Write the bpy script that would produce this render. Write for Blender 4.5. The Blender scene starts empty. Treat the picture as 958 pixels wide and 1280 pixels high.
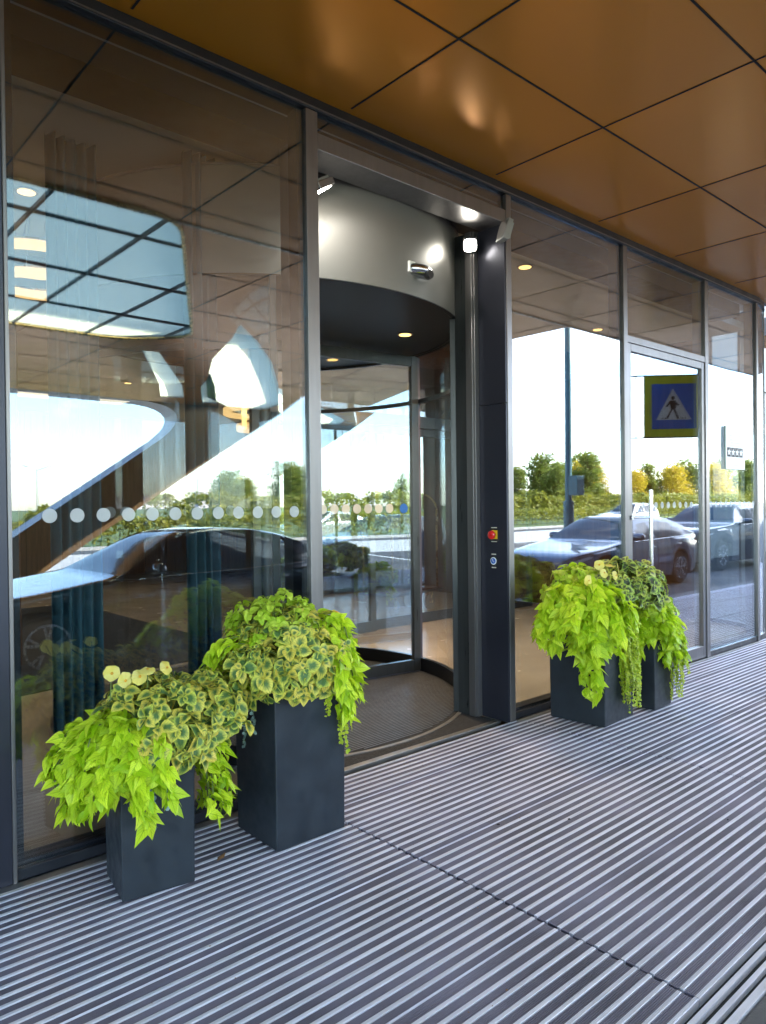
import bpy, bmesh, math, random
from mathutils import Vector, Matrix, geometry, noise
R = math.radians
random.seed(7)
scene = bpy.context.scene
COL = scene.collection

# ------------------------------------------------------------------ materials
def nodes_of(m):
    m.use_nodes = True
    nt = m.node_tree
    nt.nodes.clear()
    return nt, nt.nodes, nt.links

def N(nt, typ, **kw):
    n = nt.nodes.new(typ)
    for k, v in kw.items():
        if k in n.inputs: n.inputs[k].default_value = v
        else: setattr(n, k, v)
    return n

def mat(name, col, rough=.5, metal=0., var=.12, scale=6., bump=0., bscale=60., rvar=.1, coat=0., stretch=None, spec=.5, wavy=None):
    """principled surface with a little procedural variation in colour and gloss"""
    m = bpy.data.materials.new(name)
    nt, ns, ln = nodes_of(m)
    out = N(nt, 'ShaderNodeOutputMaterial')
    p = N(nt, 'ShaderNodeBsdfPrincipled')
    p.inputs['Metallic'].default_value = metal
    p.inputs['Coat Weight'].default_value = coat
    p.inputs['Specular IOR Level'].default_value = spec
    ln.new(p.outputs[0], out.inputs[0])
    tc = N(nt, 'ShaderNodeTexCoord')
    mp = N(nt, 'ShaderNodeMapping')
    if stretch: mp.inputs['Scale'].default_value = stretch
    ln.new(tc.outputs['Object'], mp.inputs[0])
    nz = N(nt, 'ShaderNodeTexNoise'); nz.inputs['Scale'].default_value = scale; nz.inputs['Detail'].default_value = 6
    ln.new(mp.outputs[0], nz.inputs['Vector'])
    mix = N(nt, 'ShaderNodeMix', data_type='RGBA')
    a = [max(0, c * (1 - var)) for c in col]; b = [min(1, c * (1 + var)) for c in col]
    mix.inputs[6].default_value = (*a, 1); mix.inputs[7].default_value = (*b, 1)
    rmp = N(nt, 'ShaderNodeMapRange'); rmp.inputs[1].default_value = .3; rmp.inputs[2].default_value = .7
    ln.new(nz.outputs['Fac'], rmp.inputs[0]); ln.new(rmp.outputs[0], mix.inputs[0])
    ln.new(mix.outputs[2], p.inputs['Base Color'])
    r2 = N(nt, 'ShaderNodeMapRange'); r2.inputs[1].default_value = .3; r2.inputs[2].default_value = .7
    r2.inputs[3].default_value = max(.02, rough - rvar); r2.inputs[4].default_value = min(1, rough + rvar)
    p.inputs['Roughness'].default_value = rough
    if rvar:
        n2 = N(nt, 'ShaderNodeTexNoise'); n2.inputs['Scale'].default_value = scale * 2.7; n2.inputs['Detail'].default_value = 5
        ln.new(mp.outputs[0], n2.inputs['Vector']); ln.new(n2.outputs['Fac'], r2.inputs[0]); ln.new(r2.outputs[0], p.inputs['Roughness'])
    if wavy:      # sheet metal that is not quite flat
        wn = N(nt, 'ShaderNodeTexNoise'); wn.inputs['Scale'].default_value = wavy[0]; wn.inputs['Detail'].default_value = 0
        ln.new(mp.outputs[0], wn.inputs['Vector'])
        wb = N(nt, 'ShaderNodeBump'); wb.inputs['Strength'].default_value = wavy[1]; wb.inputs['Distance'].default_value = .05
        ln.new(wn.outputs['Fac'], wb.inputs['Height']); ln.new(wb.outputs[0], p.inputs['Normal'])
    if bump:
        bn = N(nt, 'ShaderNodeTexNoise'); bn.inputs['Scale'].default_value = bscale; bn.inputs['Detail'].default_value = 4
        ln.new(mp.outputs[0], bn.inputs['Vector'])
        bb = N(nt, 'ShaderNodeBump'); bb.inputs['Strength'].default_value = bump; bb.inputs['Distance'].default_value = .01
        ln.new(bn.outputs['Fac'], bb.inputs['Height']); ln.new(bb.outputs[0], p.inputs['Normal'])
    return m

def glass_mat(name, tint=(.78, .84, .84), refl=.14, ior=1.5, gtint=(.9, .96, 1.), wav=0.):
    """coated architectural glass: a mirror layer over tinted clear transmission"""
    m = bpy.data.materials.new(name)
    nt, ns, ln = nodes_of(m)
    out = N(nt, 'ShaderNodeOutputMaterial')
    t = N(nt, 'ShaderNodeBsdfTransparent'); t.inputs[0].default_value = (*tint, 1)
    g = N(nt, 'ShaderNodeBsdfGlossy'); g.inputs['Roughness'].default_value = 0.; g.inputs[0].default_value = (*gtint, 1)
    mx = N(nt, 'ShaderNodeMixShader')
    # same reflectance from both faces of the pane: refl + (1-refl)*(1-cos)^3.2
    ge = N(nt, 'ShaderNodeNewGeometry'); dt = N(nt, 'ShaderNodeVectorMath', operation='DOT_PRODUCT')
    ln.new(ge.outputs['Incoming'], dt.inputs[0]); ln.new(ge.outputs['Normal'], dt.inputs[1])
    ab = N(nt, 'ShaderNodeMath', operation='ABSOLUTE'); ln.new(dt.outputs['Value'], ab.inputs[0])
    om = N(nt, 'ShaderNodeMath', operation='SUBTRACT'); om.inputs[0].default_value = 1; ln.new(ab.outputs[0], om.inputs[1])
    pw = N(nt, 'ShaderNodeMath', operation='POWER'); pw.inputs[1].default_value = 3.2; ln.new(om.outputs[0], pw.inputs[0])
    mr = N(nt, 'ShaderNodeMapRange'); mr.inputs[3].default_value = refl; mr.inputs[4].default_value = 1
    ln.new(pw.outputs[0], mr.inputs[0]); ln.new(mr.outputs[0], mx.inputs[0])
    ln.new(t.outputs[0], mx.inputs[1]); ln.new(g.outputs[0], mx.inputs[2]); ln.new(mx.outputs[0], out.inputs[0])
    if wav:
        tc = N(nt, 'ShaderNodeTexCoord'); nz = N(nt, 'ShaderNodeTexNoise'); nz.inputs['Scale'].default_value = 1.1; nz.inputs['Detail'].default_value = 1
        bb = N(nt, 'ShaderNodeBump'); bb.inputs['Strength'].default_value = wav; bb.inputs['Distance'].default_value = .01
        ln.new(tc.outputs['Object'], nz.inputs['Vector']); ln.new(nz.outputs['Fac'], bb.inputs['Height'])
        ln.new(bb.outputs[0], g.inputs['Normal'])
    return m

def emit_mat(name, col, strength):
    m = bpy.data.materials.new(name)
    nt, ns, ln = nodes_of(m)
    out = N(nt, 'ShaderNodeOutputMaterial'); e = N(nt, 'ShaderNodeEmission')
    e.inputs[0].default_value = (*col, 1); e.inputs[1].default_value = strength
    ln.new(e.outputs[0], out.inputs[0])
    return m

def leaf_mat(name, col_a, col_b, rough=.42, trans=.35, center=None, vein=None, tcol=None, edge=(.62, .93)):
    """leaf: colour varies leaf by leaf (attribute 'rnd'), optional darker centre and veins laid out on the leaf's own UVs"""
    m = bpy.data.materials.new(name)
    nt, ns, ln = nodes_of(m)
    out = N(nt, 'ShaderNodeOutputMaterial')
    p = N(nt, 'ShaderNodeBsdfPrincipled'); p.inputs['Roughness'].default_value = rough; p.inputs['Specular IOR Level'].default_value = .35
    at = N(nt, 'ShaderNodeAttribute', attribute_name='rnd')
    mix = N(nt, 'ShaderNodeMix', data_type='RGBA')
    mix.inputs[6].default_value = (*col_a, 1); mix.inputs[7].default_value = (*col_b, 1)
    ln.new(at.outputs['Fac'], mix.inputs[0])
    colr = mix.outputs[2]
    uv = N(nt, 'ShaderNodeUVMap', uv_map='UVMap')
    sp = N(nt, 'ShaderNodeSeparateXYZ'); ln.new(uv.outputs[0], sp.inputs[0])
    ab = N(nt, 'ShaderNodeMath', operation='ABSOLUTE'); ln.new(sp.outputs[1], ab.inputs[0])
    if center:
        # distance from the middle of the leaf, ragged by noise
        su = N(nt, 'ShaderNodeMath', operation='MULTIPLY_ADD'); su.inputs[1].default_value = 2; su.inputs[2].default_value = -.86
        ln.new(sp.outputs[0], su.inputs[0])
        a2 = N(nt, 'ShaderNodeMath', operation='ABSOLUTE'); ln.new(su.outputs[0], a2.inputs[0])
        mxm = N(nt, 'ShaderNodeMath', operation='MAXIMUM'); ln.new(a2.outputs[0], mxm.inputs[0]); ln.new(ab.outputs[0], mxm.inputs[1])
        tc = N(nt, 'ShaderNodeTexCoord'); nz = N(nt, 'ShaderNodeTexNoise'); nz.inputs['Scale'].default_value = 55; nz.inputs['Detail'].default_value = 3
        ln.new(tc.outputs['Object'], nz.inputs['Vector'])
        ad = N(nt, 'ShaderNodeMath', operation='MULTIPLY_ADD'); ad.inputs[1].default_value = .7; ln.new(nz.outputs['Fac'], ad.inputs[0])
        s0 = N(nt, 'ShaderNodeMath', operation='SUBTRACT'); ln.new(mxm.outputs[0], s0.inputs[0]); s0.inputs[1].default_value = .35
        ra = N(nt, 'ShaderNodeMath', operation='MULTIPLY_ADD'); ra.inputs[1].default_value = .42; ln.new(at.outputs['Fac'], ra.inputs[0]); ln.new(s0.outputs[0], ra.inputs[2])
        ln.new(ra.outputs[0], ad.inputs[2])
        mr = N(nt, 'ShaderNodeMapRange'); mr.inputs[1].default_value = edge[0]; mr.inputs[2].default_value = edge[1]
        ln.new(ad.outputs[0], mr.inputs[0])
        m2 = N(nt, 'ShaderNodeMix', data_type='RGBA'); m2.inputs[6].default_value = (*center, 1)
        ln.new(mr.outputs[0], m2.inputs[0]); ln.new(colr, m2.inputs[7]); colr = m2.outputs[2]
    # midrib / side veins
    wv = N(nt, 'ShaderNodeMath', operation='MULTIPLY_ADD'); wv.inputs[1].default_value = -.35; ln.new(ab.outputs[0], wv.inputs[0]); ln.new(sp.outputs[0], wv.inputs[2])
    fr = N(nt, 'ShaderNodeMath', operation='MULTIPLY'); fr.inputs[1].default_value = 38; ln.new(wv.outputs[0], fr.inputs[0])
    sn = N(nt, 'ShaderNodeMath', operation='SINE'); ln.new(fr.outputs[0], sn.inputs[0])
    m4 = N(nt, 'ShaderNodeMapRange'); m4.inputs[1].default_value = .75; m4.inputs[2].default_value = 1.; m4.inputs[4].default_value = .5
    ln.new(sn.outputs[0], m4.inputs[0])
    rib = N(nt, 'ShaderNodeMapRange'); rib.inputs[1].default_value = .10; rib.inputs[2].default_value = .03; rib.inputs[4].default_value = .8
    ln.new(ab.outputs[0], rib.inputs[0])
    mxv = N(nt, 'ShaderNodeMath', operation='MAXIMUM'); ln.new(m4.outputs[0], mxv.inputs[0]); ln.new(rib.outputs[0], mxv.inputs[1])
    m5 = N(nt, 'ShaderNodeMix', data_type='RGBA')
    ln.new(mxv.outputs[0], m5.inputs[0]); ln.new(colr, m5.inputs[6])
    m5.inputs[7].default_value = (*(vein or tuple(c * .72 for c in col_a)), 1)
    colr = m5.outputs[2]
    ln.new(colr, p.inputs['Base Color'])
    bb = N(nt, 'ShaderNodeBump'); bb.inputs['Strength'].default_value = .35; bb.inputs['Distance'].default_value = .004
    inv = N(nt, 'ShaderNodeMath', operation='SUBTRACT'); inv.inputs[0].default_value = 1; ln.new(mxv.outputs[0], inv.inputs[1])
    ln.new(inv.outputs[0], bb.inputs['Height']); ln.new(bb.outputs[0], p.inputs['Normal'])
    if trans:
        tr = N(nt, 'ShaderNodeBsdfTranslucent'); mx = N(nt, 'ShaderNodeMixShader'); mx.inputs[0].default_value = trans
        if tcol: tr.inputs[0].default_value = (*tcol, 1)
        else: ln.new(colr, tr.inputs[0])
        ln.new(p.outputs[0], mx.inputs[1]); ln.new(tr.outputs[0], mx.inputs[2]); ln.new(mx.outputs[0], out.inputs[0])
    else:
        ln.new(p.outputs[0], out.inputs[0])
    return m

M = {}
M['frame'] = mat('anodised_bronze_frame', (.20, .19, .195), .34, .7, .08, 3, rvar=.05, stretch=(8, 8, .6))
M['frame_dark'] = mat('dark_frame', (.022, .024, .032), .4, .3, .15, 4)
M['frame_door'] = mat('dark_door_frame', (.075, .080, .085), .32, .6, .1, 3, rvar=.05, stretch=(8, 8, .6))
M['pillar'] = mat('dark_blue_grey_cladding', (.040, .042, .060), .32, .5, .05, 2, rvar=.02)
M['soffit'] = mat('bronze_soffit_panel', (.96, .38, .028), .25, .36, .0, .8, rvar=0, wavy=(1.3, .12))
def panel_tones(m):
    """each soffit panel a touch lighter or darker than its neighbours"""
    nt = m.node_tree; ln = nt.links; p = next(n for n in nt.nodes if n.type == 'BSDF_PRINCIPLED')
    col = tuple(next(n for n in nt.nodes if n.type == 'MIX').inputs[6].default_value)
    tc = N(nt, 'ShaderNodeTexCoord'); sp = N(nt, 'ShaderNodeSeparateXYZ'); ln.new(tc.outputs['Object'], sp.inputs[0])
    a = N(nt, 'ShaderNodeMath', operation='MULTIPLY_ADD'); a.inputs[1].default_value = 1/1.277; a.inputs[2].default_value = -1.385/1.277; ln.new(sp.outputs[0], a.inputs[0])
    fl = N(nt, 'ShaderNodeMath', operation='FLOOR'); ln.new(a.outputs[0], fl.inputs[0]); last = fl
    for y, k in ((5.10, 17.), (4.232, 31.), (2.9, 57.)):
        lt = N(nt, 'ShaderNodeMath', operation='LESS_THAN'); lt.inputs[1].default_value = y; ln.new(sp.outputs[1], lt.inputs[0])
        ad = N(nt, 'ShaderNodeMath', operation='MULTIPLY_ADD'); ad.inputs[1].default_value = k; ln.new(lt.outputs[0], ad.inputs[0]); ln.new(last.outputs[0], ad.inputs[2]); last = ad
    wn = N(nt, 'ShaderNodeTexWhiteNoise', noise_dimensions='1D'); ln.new(last.outputs[0], wn.inputs['W'])
    mr = N(nt, 'ShaderNodeMapRange'); mr.inputs[3].default_value = .90; mr.inputs[4].default_value = 1.04; ln.new(wn.outputs['Value'], mr.inputs[0])
    hs = N(nt, 'ShaderNodeHueSaturation'); hs.inputs['Color'].default_value = col; ln.new(mr.outputs[0], hs.inputs['Value']); ln.new(hs.outputs[0], p.inputs['Base Color'])
panel_tones(M['soffit'])
M['leg'] = mat('brown_leg_panel', (.20, .115, .055), .35, .3, .1, 1.5, rvar=.02)
M['soffit_joint'] = mat('soffit_joint', (.012, .009, .007), .8)
M['trim_light'] = mat('pale_aluminium_trim', (.72, .72, .72), .3, .7)
M['canopy_side'] = mat('canopy_grey_side', (.55, .56, .58), .5, .2, .1, 2)
M['canopy_roof'] = mat('canopy_roof', (.3, .3, .3), .9)
M['glass'] = glass_mat('coated_glass', (.86, .90, .91), .13, 1.7, (.88, .95, 1.))
M['glass_door'] = glass_mat('door_glass', (.93, .955, .96), .12, 1.5, (.9, .97, 1.))
def milky():
    m = bpy.data.materials.new('milky_skylight_glass'); nt, ns, ln = nodes_of(m)
    out = N(nt, 'ShaderNodeOutputMaterial'); t = N(nt, 'ShaderNodeBsdfTranslucent'); t.inputs[0].default_value = (.96, .95, .66, 1)
    c = N(nt, 'ShaderNodeBsdfTransparent'); c.inputs[0].default_value = (.55, .75, .70, 1); mx = N(nt, 'ShaderNodeMixShader'); mx.inputs[0].default_value = .04
    ln.new(t.outputs[0], mx.inputs[1]); ln.new(c.outputs[0], mx.inputs[2]); ln.new(mx.outputs[0], out.inputs[0]); return m
M['glass_skylight'] = milky()
M['glass_wing'] = glass_mat('wing_glass', (.95, .97, .975), .25, 1.5, (.9, .97, 1.))
M['glass_clear'] = glass_mat('clear_curved_glass', (.98, .985, .985), .035, 1.45)
M['alu'] = mat('brushed_aluminium', (.64, .62, .70), .48, .30, .16, 5, rvar=.07, stretch=(.5, 8, 8))
M['rubber'] = mat('mat_insert', (.125, .110, .150), .60, 0, .42, 2.2, bump=.25, bscale=260, rvar=.08)
M['under'] = mat('mat_pit', (.008, .008, .01), .9)
M['fine_mat'] = mat('fine_mat_insert', (.018, .019, .024), .8, 0, .3, 20, bump=.5, bscale=300)
M['fine_rib'] = mat('fine_mat_rib', (.16, .17, .19), .4, .6)
M['steel'] = mat('stainless_steel', (.62, .63, .66), .18, 1., .06, 10, rvar=.05)
M['steel_dark'] = mat('dull_steel', (.28, .27, .26), .4, .8)
M['drum'] = mat('satin_drum_metal', (.185, .18, .17), .36, .3, .0, 1, rvar=0)
M['black'] = mat('black_ceiling_lacquer', (.010, .011, .014), .38, 0, .1, 3, rvar=0, spec=.22)
M['blackplastic'] = mat('black_plastic', (.018, .018, .02), .4)
M['grey_plastic'] = mat('grey_plastic', (.30, .30, .30), .4)
M['planter'] = mat('anthracite_planter', (.018, .024, .033), .46, .1, .2, 7, bump=.06, bscale=200, rvar=.1)
M['soil'] = mat('soil', (.02, .014, .009), .95, 0, .5, 40, bump=.8, bscale=60)
M['stem'] = mat('green_stem', (.12, .17, .03), .6)
def frosted():
    m = bpy.data.materials.new('frosted_dot'); nt, ns, ln = nodes_of(m)
    out = N(nt, 'ShaderNodeOutputMaterial'); d = N(nt, 'ShaderNodeBsdfDiffuse'); d.inputs[0].default_value = (.70, .71, .74, 1)
    c = N(nt, 'ShaderNodeBsdfTransparent'); mx = N(nt, 'ShaderNodeMixShader'); mx.inputs[0].default_value = .42
    ln.new(d.outputs[0], mx.inputs[1]); ln.new(c.outputs[0], mx.inputs[2]); ln.new(mx.outputs[0], out.inputs[0]); return m
M['dot'] = frosted()
M['white'] = mat('white_plate', (.82, .82, .80), .45)
M['ink'] = mat('dark_ink', (.03, .025, .03), .6)
M['ink_pale'] = mat('pale_ink', (.66, .62, .54), .6)
M['red'] = mat('red_button', (.65, .02, .02), .3, coat=.4)
M['yellow'] = mat('yellow_plate', (.80, .48, .02), .5)
M['signyellow'] = mat('fluorescent_yellow', (.80, .82, .05), .5)
M['signblue'] = mat('sign_blue', (.05, .19, .68), .4)
M['signback'] = mat('sign_back', (.35, .36, .37), .5, .5)
M['blue'] = mat('blue_sticker', (.02, .12, .5), .4)
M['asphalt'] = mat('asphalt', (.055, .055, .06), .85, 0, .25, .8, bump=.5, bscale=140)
M['paving'] = mat('dark_paving', (.075, .070, .075), .7, 0, .2, 4, bump=.3, bscale=160)
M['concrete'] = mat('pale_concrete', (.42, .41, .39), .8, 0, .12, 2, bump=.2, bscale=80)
M['roadpaint'] = mat('road_paint', (.75, .75, .73), .7, 0, .15, 6)
M['grass'] = mat('grass', (.07, .11, .025), .9, 0, .4, .7, bump=1., bscale=30)
M['tile'] = mat('interior_tile', (.35, .315, .28), .22, 0, .15, 1.2, rvar=.06)
M['intceil'] = mat('interior_plaster', (.55, .54, .48), .9, 0, .04, 2)
M['wood'] = mat('brown_wood_veneer', (.13, .062, .028), .38, 0, .35, 3, stretch=(6, 6, .5))
M['curtain'] = mat('teal_curtain', (.04, .10, .13), .8, 0, .25, 3)
M['upper'] = mat('upper_facade', (.30, .29, .28), .6, .2, .1, 1)
M['upper_glass'] = mat('upper_window', (.03, .04, .05), .08, .2, .1, 1)
M['brass'] = mat('brass', (.65, .45, .18), .28, 1., .1, 4)
M['carpet'] = mat('trolley_carpet', (.14, .05, .03), .9)
M['trunk'] = mat('bark', (.10, .075, .05), .9, 0, .3, 8, bump=.7, bscale=40)
M['pole_teal'] = mat('teal_pole', (.07, .17, .20), .5)
M['pole_grey'] = mat('galvanised_pole', (.32, .33, .34), .5, .5)
M['lamp_on'] = emit_mat('flood_led', (1., .95, .82), 8)
M['warm_lamp'] = emit_mat('warm_lamp', (1., .55, .16), .38)
M['ring_lamp'] = emit_mat('ring_lamp', (1., .58, .20), .15)
M['tyre'] = mat('tyre', (.012, .012, .012), .8)
M['rim'] = mat('alloy_rim', (.62, .63, .65), .25, .9)
M['well'] = mat('wheel_well', (.006, .006, .006), .9)
M['carglass'] = mat('car_glass', (.012, .02, .024), .03, 0, .05, spec=.8)
M['lampglass'] = mat('headlight_glass', (.75, .80, .85), .06, .3)
M['taillamp'] = mat('tail_light', (.35, .01, .01), .15)
M['chrome'] = mat('chrome', (.8, .8, .8), .08, 1.)
M['grille'] = mat('grille_black', (.015, .015, .015), .35)
M['plate'] = mat('number_plate', (.75, .75, .73), .5)
def paint(n, c): return mat(n, c, .22, .35, .03, 2, coat=1., rvar=.02)
M['paint_navy'] = paint('navy_paint', (.012, .018, .034))
M['paint_grey'] = paint('grey_paint', (.10, .11, .15))
M['paint_blue'] = paint('blue_grey_paint', (.035, .05, .085)); M['paint_steel'] = paint('steel_blue_paint', (.10, .125, .18))
M['paint_silver'] = paint('silver_paint', (.45, .46, .48))
M['paint_white'] = paint('white_paint', (.75, .75, .75))
M['lime'] = leaf_mat('lime_leaf', (.36, .57, .008), (.78, .90, .05), .40, .42)
M['lime_small'] = leaf_mat('small_lime_leaf', (.36, .56, .02), (.66, .78, .09), .45, .35)
M['varieg'] = leaf_mat('variegated_leaf', (.58, .66, .09), (.74, .58, .09), .5, .22, center=(.075, .165, .045), vein=(.12, .17, .05), edge=(.50, 1.0))
M['varieg_dark'] = leaf_mat('variegated_purple_leaf', (.46, .66, .12), (.52, .55, .10), .5, .2, center=(.050, .085, .040), vein=(.13, .055, .05), edge=(.52, 1.02))
M['jenny'] = leaf_mat('tiny_lime_leaf', (.36, .50, .02), (.66, .70, .05), .45, .35)
M['silverleaf'] = leaf_mat('silver_leaf', (.22, .33, .30), (.34, .46, .42), .55, .15)
M['petal'] = leaf_mat('pale_yellow_petal', (.85, .72, .12), (.88, .80, .30), .55, .35, vein=(.85, .70, .16))
M['petal_deep'] = leaf_mat('deep_yellow_petal', (.85, .66, .06), (.88, .76, .18), .55, .35, vein=(.80, .55, .04))
M['eye'] = mat('flower_eye', (.70, .36, .02), .7)
M['tree_leaf'] = leaf_mat('tree_leaf', (.13, .18, .02), (.28, .31, .05), .6, .4)
M['tree_yellow'] = leaf_mat('autumn_leaf', (.42, .34, .02), (.72, .52, .04), .6, .4)
M['hedge_leaf'] = leaf_mat('hedge_leaf', (.12, .16, .022), (.40, .36, .04), .6, .4)
M['far_wall'] = mat('far_wall', (.62, .55, .53), .9)
M['far_win'] = mat('far_window', (.26, .25, .27), .3)
M['paper'] = mat('dry_leaf', (.25, .12, .05), .8)

# ------------------------------------------------------------------ mesh builder
class MB:
    def __init__(s): s.v = []; s.f = []; s.uv = None; s.mi = []; s.cur = 0; s.att = None
    def add(s, vs, fs):
        o = len(s.v); s.v += [Vector(v) for v in vs]
        s.f += [[i + o for i in f] for f in fs]; s.mi += [s.cur] * len(fs)
        return s
    def box(s, x0, x1, y0, y1, z0, z1):
        return s.add([(x0,y0,z0),(x1,y0,z0),(x1,y1,z0),(x0,y1,z0),(x0,y0,z1),(x1,y0,z1),(x1,y1,z1),(x0,y1,z1)],
              [(3,2,1,0),(4,5,6,7),(0,1,5,4),(1,2,6,5),(2,3,7,6),(3,0,4,7)])
    def obox(s, c, ax, ay, az):
        """box from centre and three half-axis vectors"""
        c, ax, ay, az = map(Vector, (c, ax, ay, az)); vs = []
        for k in (-1, 1):
            for i, j in ((-1,-1),(1,-1),(1,1),(-1,1)): vs.append(c + ax*i + ay*j + az*k)
        return s.add(vs, [(3,2,1,0),(4,5,6,7),(0,1,5,4),(1,2,6,5),(2,3,7,6),(3,0,4,7)])
    def prism(s, poly, z0, z1):
        n = len(poly)
        return s.add([(x,y,z0) for x,y in poly] + [(x,y,z1) for x,y in poly],
              [tuple(range(n-1,-1,-1)), tuple(range(n,2*n))] + [(i,(i+1)%n,n+(i+1)%n,n+i) for i in range(n)])
    def slab(s, pts, off):
        """extrude a 3D polygon by an offset vector"""
        n = len(pts); off = Vector(off); a = [Vector(p) for p in pts]
        return s.add(a + [p+off for p in a], [tuple(range(n-1,-1,-1)), tuple(range(n,2*n))] + [(i,(i+1)%n,n+(i+1)%n,n+i) for i in range(n)])
    def tube(s, pts, r, n=10, cap=True):
        pts = [Vector(p) for p in pts]; rs = r if isinstance(r, (list, tuple)) else [r]*len(pts)
        vs = []; prev = None
        for i, p in enumerate(pts):
            d = (pts[min(i+1,len(pts)-1)] - pts[max(i-1,0)]).normalized()
            if prev is None: u = d.orthogonal().normalized()
            else:
                u = prev - d*prev.dot(d)
                u = u.normalized() if u.length > 1e-6 else d.orthogonal().normalized()
            prev = u; w = d.cross(u)
            for k in range(n):
                a = 2*math.pi*k/n; vs.append(p + (u*math.cos(a)+w*math.sin(a))*rs[i])
        fs = [(i*n+k, i*n+(k+1)%n, (i+1)*n+(k+1)%n, (i+1)*n+k) for i in range(len(pts)-1) for k in range(n)]
        if cap: fs += [tuple(range(n-1,-1,-1)), tuple(range((len(pts)-1)*n, len(pts)*n))]
        return s.add(vs, fs)
    def lathe(s, prof, c=(0,0,0), n=32, axis='z'):
        c = Vector(c); vs = []
        for r, h in prof:
            for k in range(n):
                a = 2*math.pi*k/n; x, y = r*math.cos(a), r*math.sin(a)
                vs.append(c + (Vector((x,y,h)) if axis=='z' else Vector((x,h,y)) if axis=='y' else Vector((h,x,y))))
        m = len(prof)
        fs = [(i*n+k, i*n+(k+1)%n, (i+1)*n+(k+1)%n, (i+1)*n+k) for i in range(m-1) for k in range(n)]
        fs += [tuple(range(n-1,-1,-1)), tuple(range((m-1)*n, m*n))]
        return s.add(vs, fs)
    def arc(s, c, r0, r1, a0, a1, z0, z1, n=32):
        """curved wall between two radii"""
        vs = []
        for i in range(n+1):
            a = a0 + (a1-a0)*i/n
            for r, z in ((r0,z0),(r1,z0),(r1,z1),(r0,z1)): vs.append((c[0]+r*math.cos(a), c[1]+r*math.sin(a), z))
        fs = [(i*4+k, i*4+(k+1)%4, i*4+4+(k+1)%4, i*4+4+k) for i in range(n) for k in range(4)]
        fs += [(3,2,1,0), (4*n,4*n+1,4*n+2,4*n+3)]
        return s.add(vs, fs)
    def build(s, name, m, parent=None, local=False, smooth=False, bevel=0., seg=2):
        me = bpy.data.meshes.new(name)
        off = Vector((0,0,0)) if (parent is None or local) else ROOT(parent)
        me.from_pydata([v - off for v in s.v], [], s.f)
        ms = m if isinstance(m, (list, tuple)) else [m]
        for q in ms: me.materials.append(q)
        if len(ms) > 1: me.polygons.foreach_set('material_index', s.mi)
        if s.uv:
            l = me.uv_layers.new(name='UVMap'); k = 0
            for f in s.f:
                for i in f: l.data[k].uv = s.uv[i]; k += 1
        if s.att:
            a = me.attributes.new('rnd', 'FLOAT', 'POINT'); a.data.foreach_set('value', s.att)
        me.update()
        bm = bmesh.new(); bm.from_mesh(me)
        if not s.uv: bmesh.ops.recalc_face_normals(bm, faces=bm.faces)
        bm.to_mesh(me); bm.free()
        if smooth: me.shade_smooth() if smooth is True else me.shade_smooth()
        if smooth and smooth is not True: me.set_sharp_from_angle(angle=R(smooth))
        o = bpy.data.objects.new(name, me); COL.objects.link(o)
        if parent is not None: o.parent = parent
        if bevel:
            b = o.modifiers.new('bevel', 'BEVEL'); b.width = bevel; b.segments = seg; b.limit_method = 'ANGLE'; b.angle_limit = R(40)
        return o

def ROOT(o):
    v = Vector((0,0,0))
    while o is not None: v += o.location; o = o.parent
    return v

def thing(name, label, cat, loc=(0,0,0), rz=0., group=None):
    o = bpy.data.objects.new(name, None); o.empty_display_size = .1; COL.objects.link(o)
    o.location = loc; o.rotation_euler = (0,0,rz); o['label'] = label; o['category'] = cat
    if group: o['group'] = group
    return o
def tag(o, label, cat, group=None):
    o['label'] = label; o['category'] = cat
    if group: o['group'] = group
    return o
def struct(o, kind='structure'): o['kind'] = kind; return o
def copy_tree(o, parent=None):
    c = o.copy(); COL.objects.link(c)
    if parent is not None: c.parent = parent
    for ch in list(o.children): copy_tree(ch, c)
    return c
def dup(o, loc, rz, label, group=None, scale=None):
    c = copy_tree(o); c.location = loc; c.rotation_euler = (0,0,rz); c['label'] = label
    if scale: c.scale = (scale,)*3
    if group: c['group'] = group
    return c

def rounded(pts, r_, n=6):
    out = []
    for i, p in enumerate(pts):
        p = Vector(p); a = Vector(pts[i-1]); c = Vector(pts[(i+1) % len(pts)])
        da = (a-p).normalized(); dc = (c-p).normalized(); q0 = p+da*r_; q1 = p+dc*r_
        for k in range(n+1):
            t = k/n; out.append(tuple((q0*(1-t)**2 + p*2*t*(1-t) + q1*t*t)))
    return out

# ------------------------------------------------------------------ world, sun, camera
W = bpy.data.worlds.new('World'); scene.world = W; W.use_nodes = True
nt = W.node_tree; nt.nodes.clear(); ln = nt.links
SUN_EL, SUN_AZ = R(33), R(52)        # azimuth clockwise from +Y: the sun stands behind the building
wo = N(nt, 'ShaderNodeOutputWorld'); bg = N(nt, 'ShaderNodeBackground'); bg.inputs[1].default_value = .14
sky = N(nt, 'ShaderNodeTexSky', sky_type='NISHITA', sun_disc=False, sun_elevation=SUN_EL, sun_rotation=SUN_AZ)
sky.air_density = 1.0; sky.dust_density = .7; sky.ozone_density = 2.2
tc = N(nt, 'ShaderNodeTexCoord'); mp = N(nt, 'ShaderNodeMapping'); mp.inputs['Scale'].default_value = (1.6, 1.6, 9.)
ln.new(tc.outputs['Generated'], mp.inputs[0])
nz = N(nt, 'ShaderNodeTexNoise'); nz.inputs['Scale'].default_value = 1.7; nz.inputs['Detail'].default_value = 7; nz.inputs['Roughness'].default_value = .55
ln.new(mp.outputs[0], nz.inputs['Vector'])
cl = N(nt, 'ShaderNodeMapRange'); cl.inputs[1].default_value = .63; cl.inputs[2].default_value = .90; cl.inputs[4].default_value = .75
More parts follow.
